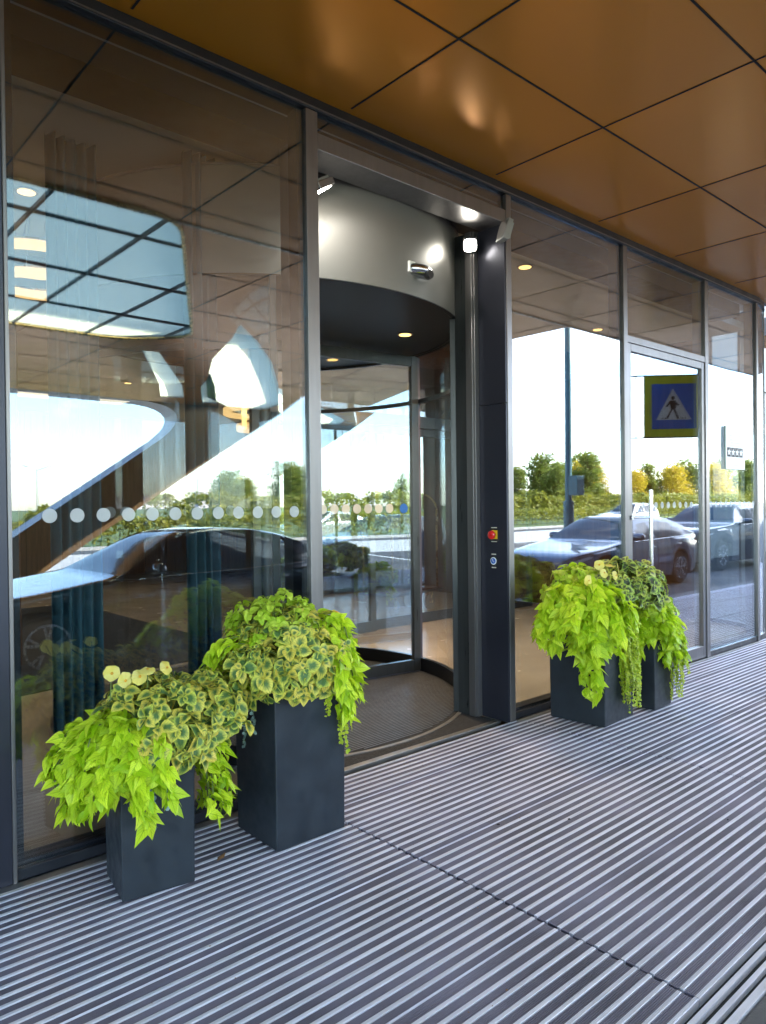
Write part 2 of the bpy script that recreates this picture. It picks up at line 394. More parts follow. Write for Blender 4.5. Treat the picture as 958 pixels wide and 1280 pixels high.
sx = N(nt, 'ShaderNodeSeparateXYZ'); ln.new(tc.outputs['Generated'], sx.inputs[0])
bk = N(nt, 'ShaderNodeMapRange'); bk.inputs[1].default_value = .45; bk.inputs[2].default_value = .95; bk.inputs[4].default_value = .31; ln.new(sx.outputs[0], bk.inputs[0])
sm = N(nt, 'ShaderNodeMath', operation='ADD'); ln.new(nz.outputs['Fac'], sm.inputs[0]); ln.new(bk.outputs[0], sm.inputs[1])
ln.new(sm.outputs[0], cl.inputs[0])
mx = N(nt, 'ShaderNodeMix', data_type='RGBA'); mx.inputs[7].default_value = (8.5, 8.0, 7.9, 1)
ln.new(cl.outputs[0], mx.inputs[0]); ln.new(sky.outputs[0], mx.inputs[6]); ln.new(mx.outputs[2], bg.inputs[0]); ln.new(bg.outputs[0], wo.inputs[0])
sl = bpy.data.lights.new('sun', 'SUN'); sl.energy = 3.6; sl.angle = R(.5); sl.color = (1, .93, .82)
so = bpy.data.objects.new('sun', sl); COL.objects.link(so)
sd = Vector((math.sin(SUN_AZ)*math.cos(SUN_EL), math.cos(SUN_AZ)*math.cos(SUN_EL), math.sin(SUN_EL)))
so.rotation_euler = sd.to_track_quat('Z', 'Y').to_euler(); so.location = (0, 0, 30)

cam = bpy.data.cameras.new('camera'); co = bpy.data.objects.new('camera', cam); COL.objects.link(co); scene.camera = co
yaw, pit, rol = R(48.214), R(-.5155), R(.6645)
f0 = Vector((math.cos(yaw), math.sin(yaw), 0)); r0 = Vector((math.sin(yaw), -math.cos(yaw), 0)); u0 = Vector((0,0,1))
fw = f0*math.cos(pit) + u0*math.sin(pit); u = u0*math.cos(pit) - f0*math.sin(pit)
rt = r0*math.cos(rol) - u*math.sin(rol); up = u*math.cos(rol) + r0*math.sin(rol)
mw = Matrix.Identity(4)
for i in range(3): mw[i][0] = rt[i]; mw[i][1] = up[i]; mw[i][2] = -fw[i]
mw[0][3], mw[1][3], mw[2][3] = 0, -3.288, 1.55
co.matrix_world = mw
cam.sensor_fit = 'HORIZONTAL'; cam.sensor_width = 36; cam.lens = 36*915.05/958; cam.clip_end = 3000; cam.clip_start = .05
scene.view_settings.view_transform = 'Standard'; scene.view_settings.look = 'None'; scene.view_settings.exposure = 3.5; scene.view_settings.gamma = 1
scene.render.engine = 'CYCLES'
cy = scene.cycles
cy.max_bounces = 10; cy.glossy_bounces = 6; cy.transparent_max_bounces = 24; cy.diffuse_bounces = 4; cy.transmission_bounces = 6
cy.sample_clamp_indirect = 6; cy.caustics_reflective = False; cy.caustics_refractive = False; cy.use_denoising = True

# ------------------------------------------------------------------ ground
ROAD = -.15
b = MB(); b.add([(-1500,-1500,ROAD),(1500,-1500,ROAD),(1500,1500,ROAD),(-1500,1500,ROAD)], [(0,1,2,3)])
struct(b.build('ground', M['asphalt']))
b = MB(); b.add([(-1500,-900,ROAD+.006),(1500,-900,ROAD+.006),(1500,-27,ROAD+.006),(-1500,-27,ROAD+.006)], [(0,1,2,3)])
struct(b.build('grass', M['grass']))
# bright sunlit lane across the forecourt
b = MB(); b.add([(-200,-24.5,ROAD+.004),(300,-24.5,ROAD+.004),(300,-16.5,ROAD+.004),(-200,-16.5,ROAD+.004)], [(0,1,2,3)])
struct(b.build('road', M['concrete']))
b = MB()
for k in range(26):
    x = -14 + k*2.6; b.add([(x,-16.2,ROAD+.008),(x+.12,-16.2,ROAD+.008),(x+.12,-11.6,ROAD+.008),(x,-11.6,ROAD+.008)], [(0,1,2,3)])
struct(b.build('road_markings', M['roadpaint']))
b = MB(); b.box(-200,300,-27.1,-26.9,ROAD-.05,ROAD+.14)
struct(b.build('far_kerb', M['concrete']))

# pavement of aluminium strips with ribbed inserts, laid in panels
PER = .0515
b = MB(); b.box(-12,22,-2.27,0.0,ROAD-.1,-.030); b.box(-12,22,0.0,.05,ROAD-.1,-.06)
struct(b.build('pavement_bed', M['under']))
panels = [-3.735 - 1.985*k for k in range(4, -1, -1)]
edges = [2.235 + 1.985*k for k in range(-7, 10)]
ga, gi = MB(), MB()
rg = random.Random(3)
nrow = int(2.25/PER)
for xa, xb in zip(edges[:-1], edges[1:]):
    xa += .006; xb -= .006
    for r in range(nrow+1):
        y = -.012 - r*PER
        j0, j1 = rg.uniform(-.004,.004), rg.uniform(-.004,.004)
        dz = rg.uniform(-.0008,.0008)
        seam = (r % 13 == 6)
        w = .0148 if not seam else .006
        # aluminium rail with two fine grooves on top
        x0, x1 = xa+j0, xb+j1
        y1 = y; y0 = y - w
        g = w*.28
        prof = [(y0,-.03),(y0,-.001),(y0+.0012,0),(y0+g,0),(y0+g,-.0022),(y0+g+.0012,-.0022),(y0+g+.0012,0),(y1-g-.0012,0),(y1-g-.0012,-.0022),(y1-g,-.0022),(y1-g,0),(y1-.0012,0),(y1,-.001),(y1,-.03)]
        n = len(prof)
        ga.add([(x0,p,q+dz) for p,q in prof]+[(x1,p,q+dz) for p,q in prof], [(i,i+1,n+i+1,n+i) for i in range(n-1)]+[tuple(range(n-1,-1,-1)),tuple(range(n,2*n))])
        # ribbed insert between rails
        iy1 = y0 - .0015; iy0 = y - PER + .0015
        if r == nrow: continue
        m_ = 5; prof = [(iy0,-.03)]
        for k in range(m_):
            a = iy0 + (iy1-iy0)*k/m_; c = iy0 + (iy1-iy0)*(k+1)/m_; d = (c-a)*.18
            prof += [(a+d*.4,-.0062+dz),(a+d,-.0035+dz),(c-d,-.0035+dz),(c-d*.4,-.0062+dz)]
        prof += [(iy1,-.03)]
        n = len(prof); j2, j3 = rg.uniform(-.005,.005), rg.uniform(-.005,.005)
        gi.add([(xa+j2,p,q) for p,q in prof]+[(xb+j3,p,q) for p,q in prof], [(i,i+1,n+i+1,n+i) for i in range(n-1)]+[tuple(range(n-1,-1,-1)),tuple(range(n,2*n))])
ga.build('pavement', M['alu']); struct(bpy.data.objects['pavement'])
struct(gi.build('pavement_insert', M['rubber']))
# edge rails and drain slots, then the kerb
b = MB()
for y0, y1, z in ((-2.284,-2.268,.002),(-2.322,-2.306,.0),(-2.366,-2.342,.002)): b.box(-12,22,y0,y1,ROAD-.05,z)
struct(b.build('pavement_edge', M['alu'], bevel=.001))
b = MB(); b.box(-12,22,-2.3419,-2.2841,ROAD-.05,-.02); struct(b.build('drain_channel', M['under']))
b = MB(); b.box(-12,22,-2.62,-2.367,ROAD-.1,-.004); struct(b.build('kerb', M['paving'], bevel=.01))
g = random.Random(77)
for k, (x, y) in enumerate(((3.05,-1.22),(2.75,-1.02),(3.6,-1.75),(1.9,-1.35),(3.9,-.92))):
    b = MB(); n = 7; r_ = g.uniform(.006,.012)
    b.add([(x+r_*g.uniform(.5,1.3)*math.cos(6.283*i/n), y+r_*g.uniform(.4,1)*math.sin(6.283*i/n), .0015) for i in range(n)]+[(x,y,.006)], [(i,(i+1)%n,n) for i in range(n)])
    tag(b.build('pebble', M['under']), ['tiny dark pebble on the strips in front of the door, nearer the door','tiny dark pebble on the strips in front of the door, left one','tiny dark pebble near the middle of the right mat','tiny dark pebble on the strips in the near left','tiny dark pebble before the pillar'][k], 'pebble')
b = MB(); g = random.Random(5)
for k in range(170):
    x = g.uniform(.9, 6.5); y = -2.2*g.random()**1.2 - .03; r_ = g.uniform(.0015,.0052); a = g.uniform(0,6.28); e = g.uniform(.3,1)
    c, q = math.cos(a), math.sin(a); z = -.0030 if (-(y+.012)) % PER > .016 else .0006
    b.add([(x+r_*c,y+r_*q,z),(x-r_*e*q,y+r_*e*c,z),(x-r_*c,y-r_*q,z),(x+r_*e*q,y-r_*e*c,z),(x,y,z+r_*.6)], [(0,1,4),(1,2,4),(2,3,4),(3,0,4)])
struct(tag(b.build('grit', M['paper']), 'scattered crumbs of dirt and dry leaf on the metal strips', 'grit'), 'stuff')
# a fallen leaf between the planters
def scrap(x, y, rz, lab, s=.035):
    b = MB(); b.add([(-s,0,.004),(-s*.2,-s*.5,.008),(s,0,.012),(-s*.1,s*.5,.003),(0,0,.012)], [(0,1,4),(1,2,4),(2,3,4),(3,0,4)])
    o = b.build('dry_leaf', M['paper']); o.location = (x,y,0); o.rotation_euler = (0,0,rz); return tag(o, lab, 'leaf')
scrap(1.60,-.40,.5,'small dry brown leaf lying on the strips between the two near planters')

# ------------------------------------------------------------------ the hotel: facade, interior, upper storeys
CEIL = 3.80
hotel = thing('hotel_building', 'dark framed glass hotel front with unseen shading storeys above the bronze canopy', 'building', (3, 0, 0))
def mullion(x0, x1, z0=0., z1=3.735, y0=-.022, y1=.11, m='frame'):
    b = MB(); b.box(x0, x1, y0, y1, z0, z1); return b.build('mullion', M[m], hotel, bevel=.003)
for x0, x1 in ((-3.90,-3.83),(-2.32,-2.25),(-.74,-.67),(5.685,5.75),(7.215,7.285),(8.465,8.515)):
    mullion(x0, x1)
mullion(.78, .8515, m='pillar'); mullion(.852, .868, y0=-.026)
mullion(2.385, 2.465, y1=.24)
mullion(4.112, 4.168, y0=-.024, y1=.03)
# dark clad return of the pillar, with a joint and a lighter jamb behind
b = MB(); b.box(4.098, 4.112, -.018, .235, 0, 2.262); b.box(4.098, 4.112, -.018, .235, 2.268, 3.53); b.box(4.112, 4.16, .0305, .235, 0, 3.53)
b.build('pillar', M['pillar'], hotel, bevel=.002)
b = MB(); b.box(4.035, 4.0975, .238, .30, 0, 3.53); b.box(4.052, 4.097, .2265, .2378, 0, 3.53)
b.build('door_jamb', M['frame'], hotel, bevel=.003)
b = MB(); b.obox((4.058,.355,1.765), (-.009,.052,0), (.012,.002,0), (0,0,1.764)); b.build('jamb_filler', M['frame_door'], hotel)
# head of the portal and the rails along top and bottom
b = MB(); b.box(2.466, 4.111, -.0215, .20, 3.53, 3.622); b.build('portal_head', M['frame'], hotel, bevel=.004)
b = MB(); b.box(-12, 8.55, -.03, .12, 3.737, CEIL+.05); b.build('top_rail', M['frame_dark'], hotel, bevel=.003)
b = MB(); b.box(-12, 8.55, -.034, -.0302, 3.745, 3.752); b.build('top_bead', M['frame'], hotel)
for x0, x1 in ((-12,-3.9),(-3.83,-2.32),(-2.25,-.74),(-.67,.80),(.868,2.385),(4.168,5.685),(7.285,8.465)):
    b = MB(); b.box(x0+.001, x1-.001, -.010, .10, .004, .052); b.build('bottom_rail', M['frame_dark'], hotel, bevel=.003)
    b = MB()                                           # dark gasket frame behind the pane
    b.box(x0+.001, x0+.036, .016, .10, .053, 3.736); b.box(x1-.036, x1-.001, .016, .10, .053, 3.736); b.box(x0+.037, x1-.037, .016, .10, .053, .075)
    b.build('gasket', M['frame_dark'], hotel)
b = MB(); b.box(-12, 2.38, -.075, -.0235, -.03, .008); b.box(4.172, 8.5, -.052, -.0255, -.03, .006); b.build('threshold_strip', M['steel_dark'], hotel, bevel=.002)
def wavy_pane(x0, x1, y, z0, z1, name, m, par):
    """float glass: the outer face bows by a fraction of a millimetre, so reflections bend a little"""
    b = MB(); nx, nz_ = 20, 44; vs = []; sd_ = x0*3.1
    for k in range(nz_+1):
        for i in range(nx+1):
            tx, tz = i/nx, k/nz_; e = min(1, 8*min(tx, 1-tx, tz, 1-tz)); x = x0+(x1-x0)*tx; z = z0+(z1-z0)*tz
            vs.append((x, y + .00042*noise.noise(Vector((x*1.5+sd_, 0, z*.9))) + .0005*(4*tx*(1-tx))*(4*tz*(1-tz)), z))
    b.add(vs, [(k*(nx+1)+i, k*(nx+1)+i+1, (k+1)*(nx+1)+i+1, (k+1)*(nx+1)+i) for k in range(nz_) for i in range(nx)])
    nf = len(b.f); yb = y+.012
    b.add([(x0,yb,z0),(x1,yb,z0),(x1,yb,z1),(x0,yb,z1),(x0,y+.001,z0),(x1,y+.001,z0),(x1,y+.001,z1),(x0,y+.001,z1)], [(3,2,1,0),(4,5,1,0),(5,6,2,1),(6,7,3,2),(7,4,0,3)])
    o = b.build(name, m, par); o.data.polygons.foreach_set('use_smooth', [i < nf for i in range(len(b.f))]); return o
def pane(x0, x1, z0, z1, y=0., m='glass'):
    return wavy_pane(x0, x1, y, z0, z1, 'window_pane', M[m], hotel)
def dots(p, x0, n, dx=.1152, z=1.522, r=.031, y=-.0022):
    for k in range(n):
        b = MB(); c = 28
        b.add([(x0+dx*k+r*math.cos(2*math.pi*i/c), y, z+r*math.sin(2*math.pi*i/c)) for i in range(c)], [tuple(range(c))])
        b.build('marking_dot', M['dot'], p)
for x0, x1 in ((-12,-3.9),(-3.83,-2.32),(-2.25,-.74),(-.67,.80)): pane(x0, x1, .053, 3.736)
p1 = pane(.869, 2.384, .053, 3.736); dots(p1, 1.023, 12)
pane(2.467, 4.11, 3.623, 3.736)
pane(4.169, 5.684, .053, 3.736)
b = MB(); b.box(5.751, 7.214, -.018, .10, 2.925, 2.985); b.build('transom', M['frame'], hotel, bevel=.003)
pane(5.751, 7.214, 2.986, 3.736)
p3 = pane(7.286, 8.464, .053, 3.736); dots(p3, 7.36, 10)
# rounded glass corner and the return along the side
cc = (8.515, 1.0)
b = MB(); b.arc(cc, .988, 1.0, R(-90), R(0), .053, 3.736, 24); b.build('corner_pane', M['glass'], hotel, smooth=40)
b = MB(); b.arc(cc, .90, 1.02, R(-90), R(0), 3.737, CEIL+.05, 24); b.build('top_rail', M['frame_dark'], hotel, smooth=40)
b = MB(); b.arc(cc, .90, 1.01, R(-90), R(0), .004, .052, 24); b.build('bottom_rail', M['frame_dark'], hotel, smooth=40)
for a in (-62, -30, 0):
    c, s = math.cos(R(a)), math.sin(R(a)); b = MB(); b.obox((cc[0]+c*.985, cc[1]+s*.985, 1.87), (c*.035,s*.035,0), (-s*.022,c*.022,0), (0,0,1.866)); b.build('mullion', M['frame'], hotel)
b = MB(); b.box(9.46, 9.62, 1.03, 24, ROAD, 4.05); b.box(-12, 9.459, 13.81, 24, ROAD, 4.05); b.build('outer_wall', M['upper'], hotel)  # unseen solid side and rear walls, added to keep the sun out
b = MB(); b.box(9.42, 9.459, 1.03, 13.49, 0, 3.655); b.build('inner_wall', M['wood'], hotel)
# interior shell
b = MB(); b.box(-12, 9.45, .125, 14, -.12, -.004)
fl = struct(b.build('floor', M['tile']))
b = MB(); b.box(-12, 9.415, .45, 13.48, 3.66, 3.74); struct(b.build('ceiling', M['intceil']))
b = MB(); b.box(-12, 8.4, .13, .449, 3.60, 3.734); b.build('blind_box', M['frame_dark'], hotel)
b = MB(); b.box(-12, 9.5, 13.5, 13.8, 0, 3.66); b.box(-12, -11.8, .2, 13.5, 0, 3.66); b.box(6.9,9.4, 6.8, 7.0, 0, 3.66); b.build('inner_wall', M['wood'], hotel)
b = MB()
for k in range(40): b.box(-11.7+k*.53, -11.69+k*.53, 13.49, 13.499, 0, 3.65)
b.build('wall_groove', M['soffit_joint'], hotel)
# dropped bulkhead and a shallow coffer seen through the upper glass
b = MB(); b.box(-11.5, 2.15, 3.2, 13.4, 3.30, 3.659); b.box(4.9, 9.2, 2.6, 6.7, 3.36, 3.659); b.build('bulkhead', M['wood'], hotel)
for (x, y, r_) in ((1.9, 4.6, .26), (3.9, 8.2, .26), (6.6, 5.6, .26), (-2.2, 4.6, .26)):
    b = MB(); b.lathe([(r_,0),(r_,3.659)], (x,y,0), 40); b.build('inner_column', M['wood'], hotel, smooth=40)
# unseen storeys above, height set to shade the forecourt: spandrels and ribbon windows
b = MB(); b.box(-26, 10.0, 0.2, 24, 4.06, 16.8); b.build('upper_shade_wall', M['upper'], hotel)
b = MB(); b.box(9.63, 75, 6.5, 24, ROAD, 16.8); b.build('side_shade_block', M['upper'], hotel)  # unseen block added to keep the sun off the forecourt
for z in (1.0, 5.2, 8.2, 11.2, 14.2):  # window rows on the added side block
    for k in range(18): b = MB(); b.box(12+k*3.3, 14.6+k*3.3, 6.42, 6.499, z, z+1.9); b.build('side_window', M['upper_glass'], hotel)
for z in (5.2, 8.2, 11.2, 14.2):
    for k in range(11):
        b = MB(); b.box(-24.6+k*3.15, -22.0+k*3.15, .12, .199, z, z+1.9); b.build('upper_window', M['upper_glass'], hotel)

b = MB(); b.prism(rounded([(-5,2.1),(3.2,3.5),(4.2,3.6),(4.2,9.0),(-5,9.0)], .15), -.0038, .006)  # dark sheet added to darken the lobby floor
tag(b.build('shade_sheet', mat('navy_shade', (.018, .026, .042), .95, 0, .3, 12, bump=.4, bscale=200)), 'wide dark navy rug added to darken the lobby floor behind the left window pane', 'shade_sheet')
def curtain(x0, x1, y, lab, n=9):
    b = MB(); m_ = 12*n; pts = []
    for i in range(m_+1):
        t = i/m_; pts.append((x0+(x1-x0)*t, y + .035*math.sin(t*n*2*math.pi) + .012*math.sin(t*37)))
    k = len(pts)
    b.add([(x,yy,.03) for x,yy in pts]+[(x,yy+.01*math.sin(x*9),3.652) for x,yy in pts], [(i,i+1,k+i+1,k+i) for i in range(k-1)])
    o = b.build('curtain', M['curtain'], smooth=True); return tag(o, lab, 'curtain', 'curtains behind the facade glass')
curtain(1.34, 1.62, 1.0, 'narrow dark teal curtain hanging behind the left window pane, nearest the pane edge mullion', 5)
curtain(2.02, 2.22, .7, 'dark teal curtain behind the left window pane close to the revolving door', 4)

def downlight(x, y, z, lab, r_=.055, energy=14, light=True):
    t = thing('downlight', lab, 'downlight', (x,y,z), 0, 'warm ceiling downlights')
    b = MB(); b.lathe([(r_*1.35,-.006),(r_*1.35,.0)], (x,y,z-.001), 20); b.build('trim_ring', M['steel_dark'], t)
    b = MB(); b.lathe([(r_,-.010),(r_,-.0065)], (x,y,z), 20); b.build('lamp', M['warm_lamp'], t)
    if light:
        l = bpy.data.lights.new('downlight_beam', 'SPOT'); l.energy = energy*.62; l.color = (1,.70,.40); l.spot_size = R(110); l.spot_blend = .8; l.shadow_soft_size = .05
        o = bpy.data.objects.new('downlight_beam', l); COL.objects.link(o); o.parent = t; o.location = (0,0,-.03)
DL = 'round warm downlight in the lobby ceiling'
for x, y, z, lab, e in ((3.32,3.04,3.66,DL+' above the back of the revolving door',40),(3.29,4.5,3.66,DL+', behind the pendant rings',40),
        (1.5,6.6,3.30,DL+' on the wooden bulkhead, nearer the glass of two',40),(0.6,8.4,3.30,DL+' on the wooden bulkhead, deeper of two',40),
        (5.04,6.5,3.66,DL+' deep behind the curtain',40),(5.03,8.74,3.66,DL+', farthest from the glass',40),
        (5.31,.72,3.66,DL+' close behind the pane beside the pillar',85),(6.2,2.2,3.66,DL+' added behind the swing door',70),(7.9,1.6,3.66,DL+' added behind the star plaque',30),(1.5,1.9,3.66,DL+' added above the left window pane',22)):  # near-glass downlights added to brighten the lobby floor
    downlight(x, y, z, lab, energy=e)
# pendant ring lamps
def ring_lamp(x, y, z, r_, lab):
    t = thing('ring_lamp', lab, 'pendant lamp', (x,y,z), 0, 'pendant ring lamps in the lobby')
    b = MB(); b.arc((x,y), r_-.012, r_+.012, 0, 2*math.pi, z-.035, z+.035, 56); b.build('glowing_ring', M['ring_lamp'], t, smooth=40)
    b = MB(); b.arc((x,y), r_-.018, r_+.018, 0, 2*math.pi, z+.036, z+.05, 56); b.build('ring_frame', M['brass'], t, smooth=40)
    for a in (0, 2.1, 4.2):
        b = MB(); b.tube([(x+r_*math.cos(a), y+r_*math.sin(a), z+.05),(x+r_*.6*math.cos(a), y+r_*.6*math.sin(a), 3.70)], .003, 6); b.build('cable', M['steel_dark'], t)
ring_lamp(1.75, 2.55, 3.42, .36, 'upper of two glowing warm pendant rings at the left pane')
ring_lamp(1.75, 2.55, 3.24, .30, 'lower of two glowing warm pendant rings at the left pane')
ring_lamp(5.2, 4.6, 2.75, .62, 'wide glowing pendant ring seen through the revolving door, larger of two')
ring_lamp(5.2, 4.6, 2.55, .46, 'smaller glowing pendant ring seen through the revolving door')
def wall_lamp(x, y, z, lab):
    t = thing('wall_lamp', lab, 'lamp', (x,y,z), 0, 'warm bar lamps in the lobby')
    b = MB(); b.lathe([(.02,-.34),(.026,-.2),(.026,.3),(.012,.36)], (x,y,z), 14); b.build('glowing_bar', M['warm_lamp'], t, smooth=50)
    b = MB(); b.tube([(x,y,z+.36),(x,y,3.655)], .006, 8); b.build('cord', M['brass'], t)
wall_lamp(1.98, 2.75, 2.86, 'tall warm glowing bar lamp behind the left pane, hung by the rings')
wall_lamp(3.80, 3.0, 2.66, 'warm glowing bar lamp hung behind the left pane beside the revolving door')
# added fill light for the lobby, shaped as a glowing ceiling panel
def fill_panel(x, y, sx, sy, e, lab):
    t = thing('fill_light', lab, 'fill light', (x,y,3.655), 0, 'added lobby fill panels')
    b = MB(); b.box(x-sx/2, x+sx/2, y-sy/2, y+sy/2, 3.645, 3.654); b.build('diffuser', emit_mat('fill_glow', (1,.80,.55), e*.06), t)
    b = MB(); b.box(x-sx/2-.03, x+sx/2+.03, y-sy/2-.03, y+sy/2+.03, 3.6545, 3.659); b.build('frame', M['steel_dark'], t)
fill_panel(4.4, 11.0, 3.0, .5, 2.5, 'long warm fill light panel added deep in the lobby')

# ------------------------------------------------------------------ bronze canopy
canopy = thing('entrance_canopy', 'wide bronze canopy over the entrance with a glazed skylight and slanting leg', 'canopy', (0, -6, CEIL))
outer = [(-9,-.031),(8.5,-.031),(10.2,.25),(10.8,1.0),(14,1.0),(14,-2.10),(8.03,-2.10),(8.02,-3.05),(8.6,-8.6),(9.9,-11.4),(-9,-11.4)]
sky_hole = rounded([(-1.2,-2.16),(2.66,-2.0),(4.58,-5.55),(3.9,-6.25),(1.5,-6.32),(-1.2,-6.1)], .32)
leaf_hole = [(4.72,-4.60),(5.02,-5.3),(5.5,-6.7),(6.5,-8.75),(7.3,-10.2),(8.35,-11.25),(9.3,-11.25),(9.05,-10.2),(8.35,-9.2),(7.5,-8.0),(6.3,-6.35),(5.4,-5.3)]
slot_hole = [(4.42,-6.75),(4.66,-6.72),(6.2,-9.1),(7.0,-10.6),(6.55,-10.75),(5.85,-9.3)]
slit_hole = [(6.15,-7.95),(6.75,-8.9),(7.9,-10.9),(7.62,-11.0),(6.62,-9.2)]
holes = [sky_hole, leaf_hole, slot_hole, slit_hole]
def inside(p, poly):
    c = False; n = len(poly)
    for i in range(n):
        a, d = poly[i], poly[i-1]
        if (a[1] > p[1]) != (d[1] > p[1]) and p[0] < (d[0]-a[0])*(p[1]-a[1])/(d[1]-a[1]) + a[0]: c = not c
    return c
def sheet_with_holes(z):
    vs, es = [], []
    for poly in [outer] + holes:
        o = len(vs); vs += [Vector(p) for p in poly]; es += [(o+i, o+(i+1) % len(poly)) for i in range(len(poly))]
    v2, _, fs, _, _, _ = geometry.delaunay_2d_cdt(vs, es, [], 0, 1e-5)
    b = MB(); keep = []
    for f in fs:
        c = sum((v2[i] for i in f), Vector((0,0)))/len(f)
        if inside(c, outer) and not any(inside(c, h) for h in holes): keep.append(f)
    b.add([(v.x, v.y, z) for v in v2], keep); return b
sheet_with_holes(CEIL).build('soffit', M['soffit'], canopy)
sheet_with_holes(CEIL+.24).build('roof', M['canopy_roof'], canopy)
b = MB()
for poly, rev in [(outer, 0)] + [(h, 1) for h in holes]:
    n = len(poly); b.add([(x,y,CEIL) for x,y in poly]+[(x,y,CEIL+.24) for x,y in poly], [(i,(i+1)%n,n+(i+1)%n,n+i) for i in range(n)])
b.build('fascia', M['canopy_side'], canopy)
# open joints between the panels: dark strips a hair below the soffit
b = MB(); zj0, zj1 = CEIL-.003, CEIL-.0005
def clear(x, y): return inside((x,y), outer) and not any(inside((x,y), h) for h in holes)
def joint(p, q, w=.0055):
    n = max(2, int((Vector(q)-Vector(p)).length/.06)); run = None
    for i in range(n+1):
        t = i/n; c = (p[0]+(q[0]-p[0])*t, p[1]+(q[1]-p[1])*t); ok = clear(*c)
        if ok and run is None: run = c
        if run is not None and (not ok or i == n):
            if abs(p[0]-q[0]) < 1e-6: b.box(run[0]-w, run[0]+w, min(run[1],c[1]), max(run[1],c[1]), zj0, zj1)
            else: b.box(min(run[0],c[0]), max(run[0],c[0]), run[1]-w, run[1]+w, zj0-.0003, zj1-.0003)
            run = None
JX = [1.385 + 1.277*k for k in range(-8, 10)]; JY = [-.90, -1.768] + [-3.1 - 1.25*k for k in range(7)]
for x in JX: joint((x,1.0), (x,-11.3))
for y in JY: joint((-8.9,y), (13.9,y))
b.build('panel_joint', M['soffit_joint'], canopy)
b = MB(); b.box(-8.9, 13.98, -2.075, -2.055, CEIL-.012, CEIL-.0008); b.build('light_trim', M['trim_light'], canopy)
def trim_loop(poly, r_, m):
    b = MB(); b.tube([(x,y,CEIL-.005) for x,y in poly+poly[:1]], r_, 8, cap=False); b.build('skylight_rim', M[m], canopy, smooth=True)
trim_loop(sky_hole, .018, 'brass')
for h in holes:
    b = MB(); b.add([(x,y,CEIL+.03) for x,y in h], [tuple(range(len(h)))]); b.build('skylight_glass', M['glass_skylight'], canopy)
b = MB()
for x in (-.84, .02, .88, 1.74, 2.60, 3.46, 4.32):
    ys = [-2.05-.02*k for k in range(220) if inside((x,-2.05-.02*k), sky_hole)]
    if ys: b.box(x-.011, x+.011, min(ys), max(ys), CEIL-.004, CEIL+.028)
for y in (-2.60, -3.85, -5.10):
    xs = [-1.3+.02*k for k in range(300) if inside((-1.3+.02*k,y), sky_hole)]
    if xs: b.box(min(xs), max(xs), y-.010, y+.010, CEIL-.002, CEIL+.026)
b.build('skylight_bar', M['frame_dark'], canopy)
# slanting leg that drops from the outer edge to the ground
def arcpts(p, c, q, n=8):
    p, c, q = Vector(p), Vector(c), Vector(q)
    return [tuple(p*(1-t)**2 + c*2*t*(1-t) + q*t*t) for t in [k/n for k in range(n+1)]]
legp = [(3.72,ROAD),(5.73,1.16),(9.9,3.80),(10.5,4.22),(6.2,4.22),(6.2,3.80)] + arcpts((6.55,3.795),(7.75,3.70),(6.87,3.02)) + [(3.88,.99),(2.2,ROAD)]
b = MB(); b.slab([(x,-11.42,z) for x,z in legp], (0,-.62,0)); b.cur = 0
leg = b.build('leg', [M['leg'], M['canopy_side']], canopy)
for f in leg.data.polygons:
    if abs(f.normal.y) < .5: f.material_index = 1
# the outer beam left of the leg
b = MB(); b.box(-9, 6.199, -12.04, -11.42, CEIL-.002, CEIL+.238); b.build('edge_beam', M['canopy_side'], canopy)
legp2 = [(-8.8,ROAD),(-7.6,ROAD),(-6.4,3.80),(-8.8,3.80)]
b = MB(); b.slab([(x,-11.43,z) for x,z in legp2], (0,-.6,0)); b.build('leg', M['leg'], canopy)

# ------------------------------------------------------------------ revolving door
DC = (3.26, 1.80); DR = 1.60
rd = thing('revolving_door', 'large revolving glass door under a satin metal drum', 'door', (DC[0], DC[1], 0))
b = MB(); b.arc(DC, DR-.04, DR, 0, 2*math.pi, 2.945, 3.585, 96); b.build('drum_fascia', M['drum'], rd, smooth=40)
b = MB(); b.arc(DC, DR-.05, DR+.006, 0, 2*math.pi, 3.5855, 3.60, 96); b.build('drum_rim', M['frame'], rd, smooth=40)
b = MB(); b.arc(DC, DR-.03, DR+.003, 0, 2*math.pi, 2.938, 2.9445, 96); b.build('drum_lip', M['black'], rd, smooth=40)
b = MB(); b.lathe([(DR-.041,2.955),(DR-.041,3.0)], (*DC,0), 96); b.build('drum_ceiling', M['black'], rd)
b = MB(); b.box(2.47, 4.09, .205, 3.4, 3.615, 3.655); b.build('top_cover', M['black'], rd)
for x, y, lab in ((4.16,1.07,'warm downlight in the black ceiling of the revolving door, nearer the opening'),(4.08,2.07,'warm downlight in the black ceiling of the revolving door, behind the door wing')):
    downlight(x, y, 2.955, lab, .05, 30)
# curved side walls
for a0, a1 in ((-59.5, 48), (132, 239.5)):
    b = MB(); b.arc(DC, DR-.026, DR-.014, R(a0), R(a1), .121, 2.937, 40); b.build('curved_glass', M['glass_clear'], rd, smooth=40)
    b = MB(); b.arc(DC, DR-.042, DR-.002, R(a0), R(a1), .0, .12, 40); b.build('curved_base', M['black'], rd, smooth=40)
    b = MB(); b.arc(DC, DR-.038, DR-.004, R(a0), R(a1), 2.50, 2.535, 40); b.build('curved_rail', M['frame_door'], rd, smooth=40)
    for a in (a0, a1):
        c, s = math.cos(R(a)), math.sin(R(a)); b = MB(); b.obox((DC[0]+c*(DR-.02), DC[1]+s*(DR-.02), 1.469), (c*.028,s*.028,0), (-s*.02,c*.02,0), (0,0,1.468)); b.build('wall_post', M['frame_door'], rd, bevel=.003)
